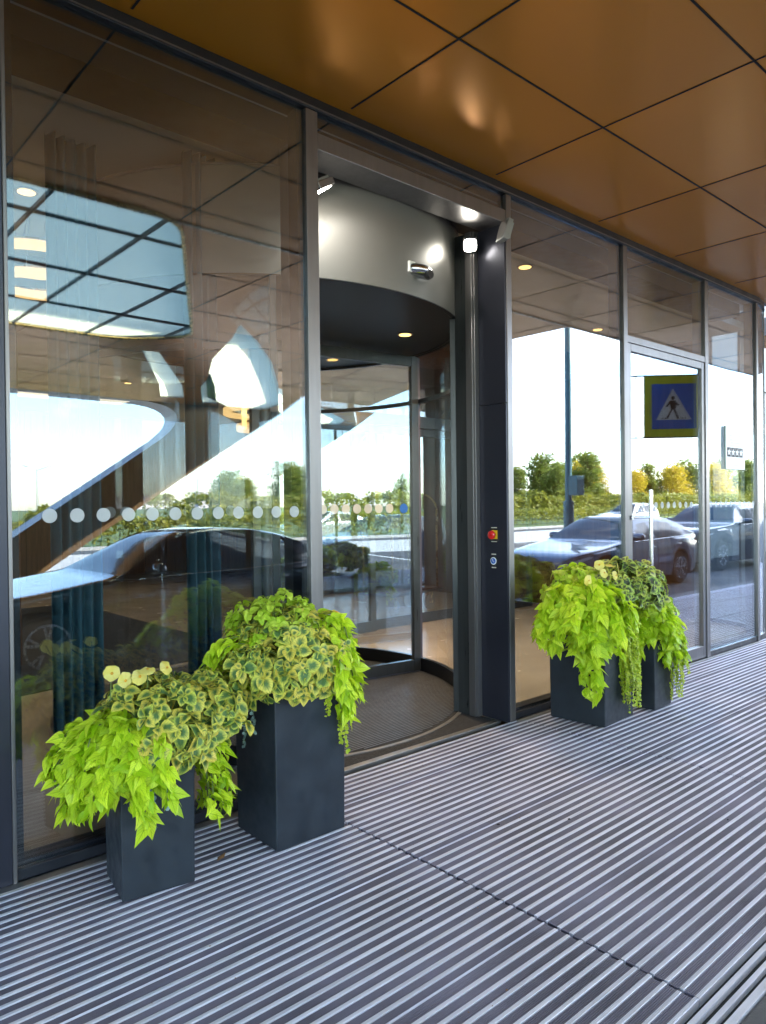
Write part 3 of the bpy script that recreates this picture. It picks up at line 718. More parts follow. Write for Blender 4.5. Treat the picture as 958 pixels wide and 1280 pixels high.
# the two wings, stiles and rails round a pane
WA = R(-8.0)
def wing(sgn):
    d = Vector((math.cos(WA), math.sin(WA), 0))*sgn; nrm = Vector((-d.y, d.x, 0)); c0 = Vector((DC[0], DC[1], 0))
    def bar(s0, s1, z0, z1, th=.026):
        b.obox(c0 + d*(s0+s1)/2 + Vector((0,0,(z0+z1)/2)), d*(s1-s0)/2, nrm*th, (0,0,(z1-z0)/2))
    rin, rout = .05, DR-.055
    b = MB(); bar(rout-.075, rout, .015, 2.925); bar(rin, rin+.07, .015, 2.925); bar(rin+.071, rout-.076, .015, .115); bar(rin+.071, rout-.076, 2.83, 2.925)
    fr = b.build('wing_frame', M['frame_door'], rd, bevel=.003)
    b = MB(); bar(rin+.071, rout-.076, .116, 2.829, .005); pn = b.build('wing_pane', M['glass_wing' if sgn > 0 else 'glass_clear'], fr)
    b = MB(); bar(rout+.001, rout+.035, .02, 2.92, .006); b.build('brush_seal', M['rubber'], fr)
    b = MB(); bar(rin+.02, rout-.01, .004, .0149, .004); b.build('sweep_brush', M['rubber'], fr)
    # frosted dots along the pane
    for k in range(9):
        b = MB(); cpt = c0 + d*(.30+.1152*k) + nrm*(-.0065*sgn) + Vector((0,0,1.522)); n = 24
        b.add([cpt + d*.042*math.cos(2*math.pi*i/n) + Vector((0,0,.042*math.sin(2*math.pi*i/n))) for i in range(n)], [tuple(range(n))]); b.build('marking_dot', M['dot'], fr)
    if sgn > 0:
        b = MB(); cpt = c0 + d*1.38 + nrm*(-.0075) + Vector((0,0,1.52)); n = 24
        b.add([cpt + d*.045*math.cos(2*math.pi*i/n) + Vector((0,0,.045*math.sin(2*math.pi*i/n))) for i in range(n)], [tuple(range(n))]); b.build('round_sticker', M['blue'], fr)
wing(1); wing(-1)
b = MB(); b.lathe([(.055,.01),(.055,2.94)], (*DC,0), 28); b.build('centre_post', M['frame_door'], rd, smooth=40)
# fine striped mat inside, with its metal ring
b = MB(); b.lathe([(DR-.045,-.02),(DR-.045,-.0005)], (*DC,0), 96); b.build('floor_disc', M['fine_mat'], rd)
b = MB(); rr = DR-.05
for k in range(-58, 59):
    y = k*.0268; h = math.sqrt(max(0, rr*rr-y*y))
    if h > .05: b.box(DC[0]-h, DC[0]+h, DC[1]+y-.0042, DC[1]+y+.0042, -.002, .0022)
b.build('mat_rib', M['fine_rib'], rd)
b = MB(); b.arc(DC, DR-.012, DR+.018, 0, 2*math.pi, -.02, .004, 96); b.build('floor_ring', M['steel_dark'], rd, smooth=40)
b = MB(); b.box(2.47, 4.09, .052, .098, -.06, .001); b.build('sill_plate', M['steel_dark'], rd, bevel=.002)
b = MB(); b.box(2.47, 4.09, .099, .75, -.08, -.0012); b.build('sill_bed', M['fine_mat'], rd)
# a second pair of framed glass leaves behind the drum
ib = thing('inner_sliding_door', 'framed glass inner door standing behind the revolving door', 'door', (5.2, 3.55, 0))
for x0, x1 in ((4.35,5.94),(5.90,7.55),(7.57,9.10)):
    y0 = 3.50 if x0 != 5.90 else 3.56
    b = MB(); b.box(x0,x0+.09,y0,y0+.05,0,2.55); b.box(x1-.09,x1,y0,y0+.05,0,2.55); b.box(x0+.091,x1-.091,y0,y0+.05,0,.13); b.box(x0+.091,x1-.091,y0,y0+.05,2.45,2.55)
    f_ = b.build('door_leaf', M['frame_door'], ib, bevel=.003)
    b = MB(); b.box(x0+.091,x1-.091,y0+.02,y0+.03,.131,2.449); b.build('pane', M['glass_wing'], f_)
b = MB(); b.box(4.35,9.10,3.49,3.62,2.551,2.70); b.build('head_rail', M['frame_door'], ib, bevel=.003)
b = MB(); b.box(4.35,9.10,3.545,3.557,2.701,3.655); b.build('top_pane', M['glass_door'], ib)

# ------------------------------------------------------------------ swing door right of the pillar
sw = thing('swing_door', 'narrow framed glass swing door with a tall tubular pull handle', 'door', (5.76, 0, 0))
b = MB(); x0, x1, y0, y1 = 5.753, 7.212, -.012, .045
b.box(x0,x0+.062,y0,y1,.012,2.923); b.box(x1-.058,x1,y0,y1,.012,2.923); b.box(x0+.063,x1-.059,y0,y1,.012,.125); b.box(x0+.063,x1-.059,y0,y1,2.855,2.923)
b.build('door_frame', M['frame'], sw, bevel=.003)
dp = wavy_pane(x0+.063, x1-.059, .010, .126, 2.854, 'door_pane', M['glass'], sw); dots(dp, 6.035, 9, y=.0080)
hx, hy = 6.00, -.085
b = MB(); b.tube([(hx,hy,.52),(hx,hy,1.66)], .017, 16); hd = b.build('handle', M['steel'], sw, smooth=40)
for z in (.66, 1.42):
    b = MB(); b.tube([(hx,hy,z),(hx-.10,hy+.02,z),(hx-.205,-.0115,z)], .009, 10); b.build('handle_bracket', M['steel'], hd, smooth=40)
b = MB(); b.lathe([(.020,-.03),(.020,-.0125)], (5.79,0,1.42), 18, 'y'); b.build('lock', M['steel'], sw, smooth=40)

# ------------------------------------------------------------------ fittings round the door
def floodlight(p, aim, on, lab, size=(.085,.06,.022)):
    t = thing('floodlight', lab, 'floodlight', p, 0, 'floodlights at the portal')
    a = Vector(aim).normalized(); side = a.cross(Vector((0,0,1))).normalized(); upv = side.cross(a); p = Vector(p)
    b = MB(); b.obox(p, side*size[0], upv*size[1], a*size[2]); b.build('housing', M['grey_plastic'] if not on else M['frame'], t, bevel=.005)
    b = MB(); b.slab([p+a*(size[2]+.0008)+side*size[0]*.90*math.copysign(abs(math.cos(q_))**.6,math.cos(q_))+upv*size[1]*.90*math.copysign(abs(math.sin(q_))**.6,math.sin(q_)) for q_ in [6.2832*i_/28+.01 for i_ in range(28)]], a*.0025); b.build('lens', M['lamp_on'] if on else M['steel_dark'], t)
    b = MB(); q = p - a*size[2]
    for k in range(5): b.obox(q - a*.007 + side*size[0]*(.36*(k-2)), side*.004, upv*size[1]*.8, a*.007)
    b.build('cooling_fin', M['grey_plastic'], t)
    return t, a
def spot(t, a, e, off=.03, size=100, col=(1,.96,.88)):
    l = bpy.data.lights.new('flood_beam', 'SPOT'); l.energy = e; l.color = col; l.spot_size = R(size); l.spot_blend = .5; l.shadow_soft_size = .04
    o = bpy.data.objects.new('flood_beam', l); COL.objects.link(o); o.parent = t; o.location = a*off; o.rotation_euler = (-a).to_track_quat('Z','Y').to_euler()
def bracket(t, p, q):
    b = MB(); b.tube([p, ((p[0]+q[0])/2,(p[1]+q[1])/2,q[2]), q], .006, 8); b.build('bracket', M['frame_dark'], t)
t, a = floodlight((2.555,.10,3.385), (.50,-.02,-.86), True, 'lit floodlight at the top left corner of the portal, aimed at the drum'); spot(t, a, 1.9, .06, 150); bracket(t, (2.50,.10,3.40), (2.468,.10,3.46))
t, a = floodlight((4.00,.215,3.42), (-.60,-.55,-.62), True, 'lit floodlight on the right jamb of the portal, shining outward', (.05,.05,.02)); spot(t, a, .55, .05, 110); bracket(t, (4.02,.235,3.43), (4.06,.237,3.46))
t, a = floodlight((4.03,-.075,3.44), (-.75,.25,.25), False, 'unlit clear fronted floodlight hanging outside the top right corner of the portal', (.055,.075,.02)); bracket(t, (4.05,-.06,3.47), (4.11,-.02,3.53))
# presence sensor on the drum
a = R(-82); p = Vector((DC[0]+DR*math.cos(a), DC[1]+DR*math.sin(a), 3.12)); t = thing('motion_sensor', 'curved metallic motion sensor mounted on the drum face', 'sensor', p)
b = MB(); b.add([], [])
n = 8; vs = []; 
for i in range(13):
    th = -.12 + .24*i/12; x = th*1.0; bul = math.sqrt(max(0, 1-(th/.125)**2))
    for k in range(n):
        ph = math.pi*k/(n-1); vs.append(Vector((p.x + x, p.y + .012*abs(x)/.12 - .001 - .085*bul*math.sin(ph)*.9, p.z + .045*math.cos(ph)*(.55+.45*bul))))
b.add(vs, [(i*n+k, i*n+k+1, (i+1)*n+k+1, (i+1)*n+k) for i in range(12) for k in range(n-1)]); b.build('sensor_cover', M['steel'], t, smooth=True)
b = MB(); b.lathe([(.028,-.03),(.03,0),(.012,.03)], (p.x+.03, p.y-.05, p.z-.03), 20, 'y'); b.build('lens', M['blackplastic'], t, smooth=40)
b = MB(); b.box(p.x-.118,p.x-.06,p.y-.028,p.y+.01,p.z-.03,p.z+.045); b.build('end_cap', M['white'], t, bevel=.006)
# small angular sensor at the right end of the drum edge
a = R(-56); p = Vector((DC[0]+(DR+.03)*math.cos(a), DC[1]+(DR+.03)*math.sin(a), 3.03)); t = thing('safety_sensor', 'small dark angular sensor at the lower right edge of the drum', 'sensor', p)
b = MB(); b.slab([p+Vector((-.05,-.02,.07)), p+Vector((.05,-.02,.07)), p+Vector((.06,-.02,-.02)), p+Vector((0,-.02,-.09)), p+Vector((-.06,-.02,-.03))], (.02,.07,0)); b.build('sensor_body', M['frame_dark'], t, bevel=.006)
b = MB(); b.obox(p+Vector((.0,-.026,-.03)), (.035,0,0), (0,.004,0), (0,0,.03)); b.build('sensor_window', M['blackplastic'], t)
# emergency stop and the opener button on the pillar return (face towards -X)
px = 4.0975
def disc_x(x, y, z, r_, th, m, name, par, n=28):
    b = MB(); b.lathe([(r_,0),(r_,-th)], (x,y,z), n, 'x'); return b.build(name, M[m], par, smooth=40)
t = thing('emergency_stop', 'red mushroom emergency stop button on a yellow plate', 'button', (px,.105,1.33))
b = MB(); b.box(px-.004, px-.0003, .062, .140, 1.288, 1.374); b.build('black_plate', M['blackplastic'], t, bevel=.001)
b = MB(); b.box(px-.006, px-.0041, .068, .118, 1.300, 1.362); b.build('yellow_plate', M['yellow'], t)
disc_x(px-.0061,.098,1.330,.014,.02,'blackplastic','collar',t)
b = MB(); b.lathe([(.026,-.026),(.031,-.030),(.030,-.040),(.020,-.046),(.002,-.048)], (px,.098,1.330), 28, 'x'); b.build('button', M['red'], t, smooth=50)
for z in (1.381,1.281):
    b = MB(); b.box(px-.003, px-.0003, .075,.125,z-.003,z+.003); b.build('label_strip', M['ink_pale'], t)
t = thing('opener_button', 'round blue and white door opener button below the emergency stop', 'button', (px,.105,1.142))
disc_x(px-.0003,.105,1.142,.036,.004,'blackplastic','backplate',t)
disc_x(px-.0044,.105,1.142,.027,.003,'white','ring',t); disc_x(px-.0075,.105,1.142,.021,.002,'blue','blue_disc',t)
b = MB(); q = px-.0098
b.lathe([(.0035,0),(.0035,-.001)], (q,.108,1.153), 12, 'x'); b.box(q-.001,q,.1065,.1095,1.139,1.150); b.box(q-.001,q,.099,.1064,1.139,1.142); b.box(q-.001,q,.096,.099,1.131,1.142); b.build('person_symbol', M['white'], t)
for z in (1.190,1.094):
    b = MB(); b.box(px-.002, px-.0003, .085,.125,z-.003,z+.003); b.build('label_strip', M['ink_pale'], t)

# star plaque stood off the right window pane
t = thing('star_plaque', 'white four star hotel plaque mounted on the right window pane', 'plaque', (7.88,-.03,2.11))
X0, X1, Z0, Z1, YF = 7.66, 8.13, 1.885, 2.335, -.024
b = MB(); b.box(X0,X1,YF,-.012,Z0,Z1); b.build('panel', M['white'], t, bevel=.002)
b = MB(); b.box(X0-.004,X0-.0003,YF,-.012,Z0,Z1); b.build('edge_strip', mat('plaque_edge_green', (.25,.36,.31), .3), t)
for k in range(4):
    cx = 7.735 + k*.098; cz = 2.062
    b = MB(); b.box(cx-.043,cx+.043,YF-.0015,YF-.0003,cz-.048,cz+.048); sq = b.build('star_tile', M['ink'], t)
    b = MB(); pts = []
    for i in range(10):
        rr_ = .042 if i % 2 == 0 else .018; an = math.pi/2 + i*math.pi/5; pts.append((cx+rr_*math.cos(an), YF-.003, cz+rr_*math.sin(an)))
    b.slab(pts, (0,.0012,0)); b.build('star', M['white'], sq)
for i, (z, w) in enumerate(((2.275,.16),(2.235,.30),(2.19,.26),(2.16,.22),(2.13,.26),(1.985,.28),(1.955,.30),(1.925,.18))):
    b = MB(); b.box(7.895-w/2, 7.895+w/2, YF-.001, YF-.0002, z-.006, z+.006); b.build('text_line', M['ink_pale'], t)

# luggage trolley behind the inner door
lt = thing('luggage_trolley', 'brass birdcage luggage trolley in the lobby behind the door', 'luggage trolley', (7.3,4.5,0), R(8))
b = MB(); b.prism(rounded([(-.55,-.3),(.55,-.3),(.55,.3),(-.55,.3)], .06), .27, .34); b.build('deck', M['carpet'], lt, True, bevel=.01)
b = MB(); b.tube([(-.57,-.32,.30),(.57,-.32,.30),(.57,.32,.30),(-.57,.32,.30),(-.57,-.32,.30)], .022, 10); b.build('bumper', M['blackplastic'], lt, True, smooth=True)
for s in (-1, 1):
    b = MB(); b.tube([(s*.52,-.27,.34),(s*.52,-.27,1.45)] + arcpts((s*.52,-.27,1.45),(s*.52,-.27,1.72),(s*.30,0,1.74)) , .016, 10); b.build('hoop', M['brass'], lt, True, smooth=True)
    b = MB(); b.tube([(s*.52,.27,.34),(s*.52,.27,1.45)] + arcpts((s*.52,.27,1.45),(s*.52,.27,1.72),(s*.30,0,1.74)) , .016, 10); b.build('hoop', M['brass'], lt, True, smooth=True)
    for y in (-.2,.2):
        b = MB(); b.lathe([(.06,-.022),(.115,-.018),(.115,.018),(.06,.022)], (s*.42,y,.115), 24, 'y'); w_ = b.build('wheel', M['tyre'], lt, True, smooth=40)
        b = MB(); b.box(s*.42-.03,s*.42+.03,y-.04,y-.026,.10,.268); b.box(s*.42-.03,s*.42+.03,y+.026,y+.04,.10,.268); b.build('caster_fork', M['brass'], lt, True)
b = MB(); b.tube([(-.30,0,1.74),(.30,0,1.74)], .016, 10); b.build('hanging_bar', M['brass'], lt, True)

# ------------------------------------------------------------------ planters and their plants
class LB(MB):
    def __init__(s): super().__init__(); s.uv = []; s.att = []
    def leaf(s, p, d, n, L, W, prof, fold=.14, curl=.25, rnd=.5, twist=0.):
        p = Vector(p); d = Vector(d).normalized(); n = Vector(n); n = n - d*n.dot(d)
        n = n.normalized() if n.length > 1e-5 else d.orthogonal().normalized()
        w = d.cross(n); o = len(s.v); m = len(prof)
        for i, (t, q) in enumerate(prof):
            bend = -curl*L*t*t
            for v in (-1, 0, 1):
                s.v.append(p + d*(L*t*(1-.25*curl*t)) + w*(v*q*W*.5) + n*(bend + abs(v)*q*W*fold + (v*q*W*twist*t)))
                s.uv.append((t, v*(1 if q > .02 else 0))); s.att.append(rnd)
        for i in range(m-1):
            a = o+i*3
            s.f += [[a, a+1, a+4, a+3], [a+1, a+2, a+5, a+4]]; s.mi += [0, 0]
HEART = [(0,.30),(.06,.80),(.20,1.0),(.38,.88),(.58,.60),(.80,.25),(1.,.0)]
OVATE = [(0,.10),(.10,.58),(.28,.96),(.48,1.0),(.70,.74),(.88,.36),(1.,.0)]
ROUND = [(0,.2),(.25,.85),(.6,1.0),(.9,.6),(1.,.1)]
PETAL = [(0,.15),(.35,.55),(.75,1.),(.95,.8),(1.,.55)]
LANCE = [(0,.12),(.2,.7),(.42,1.),(.7,.62),(1.,0)]
def rv(g, s=1.): return Vector((g.uniform(-s,s), g.uniform(-s,s), g.uniform(-s,s)))

class Pot:
    pass
def planter(x, y, w, h, rz, lab, dpt=None):
    dpt = dpt or w
    t = thing('planter', lab, 'planter', (x,y,0), rz, 'square anthracite planters')
    b = MB(); tp = .97
    v = []
    for z, k in ((.004,tp),(h,1.)):
        for sx, sy in ((-1,-1),(1,-1),(1,1),(-1,1)): v.append((sx*w/2*k, sy*dpt/2*k, z))
    for z in (h, h-.09):
        for sx, sy in ((-1,-1),(1,-1),(1,1),(-1,1)): v.append((sx*(w/2-.028), sy*(dpt/2-.028), z))
    f = [(3,2,1,0)] + [(i,(i+1)%4,4+(i+1)%4,4+i) for i in range(4)] + [(4+i,4+(i+1)%4,8+(i+1)%4,8+i) for i in range(4)] + [(8+i,8+(i+1)%4,12+(i+1)%4,12+i) for i in range(4)]
    b.add(v, f); b.build('box', M['planter'], t, True, bevel=.006, seg=3)
    b = MB(); n = 10; g = random.Random(int(x*100)); s = (w/2-.03, dpt/2-.03)
    b.add([(-s[0]+2*s[0]*i/n, -s[1]+2*s[1]*j/n, h-.05+g.uniform(0,.03)) for j in range(n+1) for i in range(n+1)], [(j*(n+1)+i, j*(n+1)+i+1, (j+1)*(n+1)+i+1, (j+1)*(n+1)+i) for j in range(n) for i in range(n)])
    b.build('soil', M['soil'], t, True)
    return t

def strand_path(o, az, reach, rise, drop, n, g, wob=.03):
    o = Vector(o); d = Vector((math.cos(az), math.sin(az), 0))
    p1 = o + d*reach*.55 + Vector((0,0,rise*2)); p2 = o + d*reach + Vector((0,0,-drop*.25)); p3 = o + d*reach*1.02 + Vector((0,0,-drop))
    w = rv(g, wob); pts = []
    for i in range(n+1):
        t = i/n; q = o*(1-t)**3 + p1*3*t*(1-t)**2 + p2*3*t*t*(1-t) + p3*t**3
        pts.append(q + w*t)
    return pts, d

def lime_vine(name, lab, root, strands, size=.085, mat_='lime', seed=1, group='lime sweet potato vines', prof=HEART, dens=4, wl=.60):
    """trailing plant: strands (azimuth deg, reach, rise, drop) of overlapping pointed leaves"""
    g = random.Random(seed); root = Vector(root)
    t = thing(name, lab, 'plant', root, 0, group)
    lb = LB(); st = MB()
    for (az, reach, rise, drop) in strands:
        n = max(5, int((reach+rise+drop)/.036))
        pts, d = strand_path(root + rv(g,.05)*Vector((1,1,.2)) if False else root + Vector((g.uniform(-.06,.06), g.uniform(-.06,.06), 0)), R(az), reach, rise, drop, n, g)
        st.tube(pts, [.0032]*len(pts), 5)
        for i in range(2, n+1):
            for k in range(dens):
                p = pts[i] + rv(g,.018); tt = i/n
                side = d.cross(Vector((0,0,1)))*g.uniform(-1,1)
                ld = Vector((0,0,-1))*(.12+.50*tt) + d*(.85-.35*tt) + side*.75 + rv(g,.45)
                nn = d*(.45+.45*tt) + Vector((0,0,.95-.45*tt)) + rv(g,.62) + side*.3
                L = size*g.uniform(.42,1.12)
                lb.leaf(p, ld, nn, L, L*wl*g.uniform(.85,1.1), prof, g.uniform(.06,.18), g.uniform(.05,.45), min(1,max(0,g.gauss(.58,.30))), g.uniform(-.35,.35))
    st.build('stem', M['stem'], t); lb.build('leaf', M[mat_], t, smooth=True)
    return t

def mound(name, lab, c, rad, count, size, mat_, seed, group, keep=None, prof=OVATE, per=4, wl=.84, cat='plant', inner=.82):
    """bushy plant: rosettes of leaves spread over (and a little inside) an uneven dome"""
    g = random.Random(seed); c = Vector(c); rad = Vector(rad)
    t = thing(name, lab, cat, c - Vector((0,0,rad.z*.35)), 0, group)
    lb = LB(); st = MB(); made = 0; tries = 0; pts = []
    while made < count and tries < count*60:
        tries += 1
        dv = rv(g, 1.)
        if dv.length > 1 or dv.length < .1: continue
        dv.normalize()
        if dv.z < -.45 or (keep and not keep(dv)): continue
        lump = 1 + .16*noise.noise(dv*2.3 + Vector((seed,0,0)))
        deep = g.uniform(inner, 1.04) if g.random() < .75 else g.uniform(.5, .85)
        p = c + Vector((dv.x*rad.x, dv.y*rad.y, dv.z*rad.z))*lump*deep
        if any((p-q).length < size*.42 for q in pts): continue
        pts.append(p)
        made += 1
        ax = (Vector((dv.x/rad.x, dv.y/rad.y, dv.z/rad.z)).normalized()*.8 + Vector((0,0,.55)) + rv(g,.62)).normalized()
        u_ = ax.orthogonal().normalized(); w_ = ax.cross(u_); a0 = g.uniform(0,6.28)
        base = c + Vector((dv.x*rad.x*.25, dv.y*rad.y*.25, -rad.z*.3)); st.tube([base, (base+p)/2 + rv(g,.02), p], [.0035,.003,.002], 5)
        for ring, (np_, sz, op) in enumerate(((per, 1., .35), (2, .58, 1.0))):
            for k in range(np_):
                a = a0 + 2*math.pi*k/np_ + ring*.6 + g.uniform(-.35,.35)
                ld = (u_*math.cos(a) + w_*math.sin(a)) + ax*op*g.uniform(.5,1.2) + Vector((0,0,-.22))
                L = size*sz*g.uniform(.70,1.25)
                lb.leaf(p + ld*.004 - ax*ring*-.006, ld, ax + (u_*math.cos(a)+w_*math.sin(a))*-.25, L, L*wl*g.uniform(.88,1.1), prof, g.uniform(.05,.28), g.uniform(.1,.85), g.random(), g.uniform(-.3,.3))
    st.build('stem', M['stem'], t); lb.build('leaf', M[mat_], t, smooth=True)
    return t

def flowers(name, lab, pts, seed, mat_='petal', size=.031, group='yellow petunias'):
    g = random.Random(seed); c = sum((Vector(p) for p in pts), Vector())/len(pts)
    t = thing(name, lab, 'flower', c - Vector((0,0,.08)), 0, group)
    for p in pts:
        p = Vector(p); ax = (Vector((-.15,-.65,.55)) + rv(g,.6)).normalized(); u_ = ax.orthogonal().normalized(); w_ = ax.cross(u_)
        lb = LB()
        for k in range(5):
            a = 2*math.pi*k/5 + g.uniform(-.1,.1); d = u_*math.cos(a)+w_*math.sin(a)
            lb.leaf(p, d + ax*.25, ax, size*g.uniform(.9,1.1), size*1.35, PETAL, .03, .35, g.random())
        bl = lb.build('blossom', M[mat_], t, smooth=True)
        b = MB(); q = [p + (u_*math.cos(6.283*k/8)+w_*math.sin(6.283*k/8))*size*.2 + ax*.007 for k in range(8)] + [p + ax*.010]
        b.add(q, [(k,(k+1)%8,8) for k in range(8)]); b.build('eye', M['eye'], bl)
        b = MB(); b.tube([p, p - ax*.03 + Vector((0,0,-.03)), p + Vector((0,.02,-.11))], .0022, 5); b.build('stalk', M['stem'], bl)
    return t

def trailing(name, lab, root, strands, seed, mat_='jenny', size=.016, group='trailing creepers', step=.011):
    g = random.Random(seed); root = Vector(root); t = thing(name, lab, 'plant', root, 0, group); lb = LB(); st = MB()
    for (ox, oy, az, reach, drop) in strands:
        n = max(6, int((reach+drop)/step))
        pts, d = strand_path(root+Vector((ox,oy,0)), R(az), reach, .02, drop, n, g, .03)
        pts = [p + Vector((math.sin(i*.35+ox*50)*.006, math.cos(i*.27)*.006, 0)) for i, p in enumerate(pts)]
        st.tube(pts, .0014, 4)
        for i, p in enumerate(pts[2:]):
            for s in (-1, 1, 0):
                sd_ = d.cross(Vector((0,0,1)))*s
                L = size*g.uniform(.7,1.25)
                lb.leaf(p, sd_ + d*.5 + Vector((0,0,-.4)) + rv(g,.5), d + Vector((0,0,.4)) + rv(g,.5), L, L*.95, ROUND, .05, .2, g.random())
    st.build('stem', M['stem'], t); lb.build('leaf', M[mat_], t, smooth=True)
    return t

# the small planter in front on the left and the tall one behind it
PL = 'anthracite planter'
planter(1.292,-.355,.30,.55,R(-9),'small square '+PL+' in front on the left, lime leaves hanging over its left side', .285)
planter(2.000,-.36,.395,.745,R(-1),'tall square '+PL+' beside the opening of the revolving door', .36)
planter(4.66,-.33,.44,.745,R(4),'tall square '+PL+' right of the pillar, long green trails down its front')
planter(5.235,-.44,.28,.50,R(2),'small square '+PL+' half hidden behind the tall one right of the pillar')

g = random.Random(11)
def fan(a0, a1, n, r0, r1, rise, d0, d1):
    return [(a0+(a1-a0)*g.random(), g.uniform(r0,r1), g.uniform(.3,1.)*rise, g.uniform(d0,d1)) for _ in range(n)]
# planter 1
lime_vine('sweet_potato_vine', 'big lime sweet potato vine spilling over the left of the small near planter', (1.16,-.40,.60), fan(145,272,26,.10,.24,.14,.06,.26) + fan(150,290,18,.04,.14,.17,.0,.08), .088, seed=21)
lime_vine('sweet_potato_vine', 'short lime sweet potato vine hanging between the two near planters', (1.40,-.42,.56), fan(-50,10,8,.10,.17,.06,.16,.32), .075, seed=22)
mound('variegated_plant', 'yellow edged dark green leafy plant on top of the small near planter', (1.32,-.38,.63), (.26,.24,.22), 175, .062, 'varieg', 31, 'variegated foliage plants', keep=lambda d: d.x > -.55 or d.z > .5)
mound('variegated_plant', 'small yellow edged leafy plant bridging the gap between the two near planters', (1.545,-.40,.665), (.15,.17,.18), 75, .062, 'varieg', 37, 'variegated foliage plants')
flowers('petunia', 'pale yellow petunias standing on top of the small near planter', [(1.125,-.40,.895),(1.165,-.43,.865),(1.225,-.43,.87),(1.25,-.45,.895),(1.27,-.40,.86),(1.345,-.42,.885)], 41)
trailing('silver_creeper', 'silvery round leaved creeper hanging at the corner of the small near planter', (1.24,-.50,.53), [(0,0,-100,.05,.20),(.03,0,-95,.04,.15)], 51, 'silverleaf', .022, step=.016)
# planter 2
mound('variegated_plant', 'large yellow edged dark green leafy plant filling the tall near planter', (1.97,-.38,.80), (.32,.26,.25), 240, .062, 'varieg', 32, 'variegated foliage plants', keep=lambda d: d.x < .62 and d.y < .75)
mound('coleus', 'pale lime small leaved plant at the crown of the tall near planter', (1.95,-.32,.92), (.23,.21,.20), 130, .046, 'lime_small', 33, 'small lime foliage plants', keep=lambda d: d.z > -.1)
lime_vine('sweet_potato_vine', 'lime sweet potato vine falling over the right of the tall near planter', (2.12,-.40,.86), fan(-85,35,26,.10,.23,.12,.10,.28) + fan(-90,40,18,.06,.18,.17,-.05,.06), .092, seed=23)
lime_vine('sweet_potato_vine', 'small lime sweet potato vine poking out at the left of the tall near planter', (1.82,-.34,.90), fan(160,245,9,.10,.22,.07,.02,.20), .075, seed=24)
flowers('petunia', 'deeper yellow petunias at the upper right of the tall near planter', [(2.20,-.42,.945),(2.235,-.43,.975),(2.26,-.40,1.015),(2.145,-.50,.92)], 42, 'petal_deep', .03)
trailing('creeping_jenny', 'short yellow green creeper hanging down the front of the tall near planter', (2.14,-.50,.72), [(0,0,-85,.05,.34),(.012,0,-80,.06,.30),(.03,.0,-70,.06,.20),(-.02,0,-95,.05,.16)], 52, size=.019)
trailing('silver_creeper', 'thin silvery creeper on the shaded side of the tall near planter', (1.79,-.40,.70), [(0,0,185,.03,.22),(0,.004,183,.03,.19)], 55, 'silverleaf', .017, step=.010)
# planter 3
lime_vine('sweet_potato_vine', 'widest lime sweet potato vine, over the left of the tall planter by the pillar', (4.52,-.36,.86), fan(160,275,46,.14,.42,.16,.04,.34) + fan(178,215,12,.34,.54,.16,.04,.22) + fan(150,290,26,.05,.25,.20,-.04,.10) + fan(225,262,6,.14,.22,.03,.48,.60), .100, seed=25)
mound('variegated_plant', 'purple tinged variegated plant at the right top of the tall planter right of the pillar', (4.82,-.48,.92), (.36,.25,.21), 210, .066, 'varieg_dark', 34, 'variegated foliage plants')
mound('coleus', 'lime leaved plant at the crown of the tall planter right of the pillar', (4.52,-.30,.90), (.26,.22,.21), 80, .06, 'lime_small', 35, 'small lime foliage plants', keep=lambda d: d.z > -.1)
flowers('petunia', 'yellow petunias crowning the tall planter right of the pillar', [(4.50,-.50,1.12),(4.46,-.56,1.07),(4.60,-.52,1.11),(4.66,-.55,1.09),(4.30,-.54,1.03),(4.54,-.60,1.05)], 43, 'petal', .034)
trailing('creeping_jenny', 'long thick yellow green creeper down the front of the tall planter right of the pillar', (4.76,-.50,.74), [(g.uniform(-.09,.09), g.uniform(-.02,.02), g.uniform(-110,-60), g.uniform(.05,.12), g.uniform(.30,.70)) for _ in range(30)], 53, size=.021)
# planter 4
lime_vine('sweet_potato_vine', 'lime sweet potato vine covering the small planter behind, right of the pillar', (5.24,-.45,.62), fan(170,260,14,.06,.18,.16,.0,.14) + fan(-150,40,30,.10,.26,.14,.06,.30) + fan(-160,50,18,.04,.18,.18,-.04,.08), .085, seed=26)
mound('coleus', 'small lime leaved plant on top of the small planter behind, right of the pillar', (5.30,-.40,.68), (.24,.22,.20), 70, .055, 'lime_small', 36, 'small lime foliage plants', keep=lambda d: d.z > -.2)
flowers('petunia', 'yellow petunias at the right edge of the small planter behind, near the swing door', [(5.50,-.50,.76),(5.52,-.52,.71),(5.46,-.50,.80)], 44, 'petal_deep', .032)
trailing('creeping_jenny', 'yellow green creeper reaching the ground from the small planter behind, right of the pillar', (5.36,-.54,.50), [(g.uniform(-.08,.08), g.uniform(-.02,.02), g.uniform(-95,-45), g.uniform(.06,.12), g.uniform(.26,.46)) for _ in range(14)], 54, size=.018)

# ------------------------------------------------------------------ cars
def smooth(xs, x):
    """piecewise smooth interpolation through (x, value) knots"""
    if x <= xs[0][0]: return xs[0][1]
    for (a, va), (b_, vb) in zip(xs[:-1], xs[1:]):
        if x <= b_:
            t = (x-a)/(b_-a); i = xs.index((a, va))
            pa = xs[i-1] if i > 0 else (a, va); pb = xs[i+2] if i+2 < len(xs) else (b_, vb)
            ma = (vb-pa[1])/(b_-pa[0])*(b_-a); mb = (pb[1]-va)/(pb[0]-a)*(b_-a)
            t2, t3 = t*t, t*t*t
            return va*(2*t3-3*t2+1)+ma*(t3-2*t2+t)+vb*(-2*t3+3*t2)+mb*(t3-t2)
    return xs[-1][1]

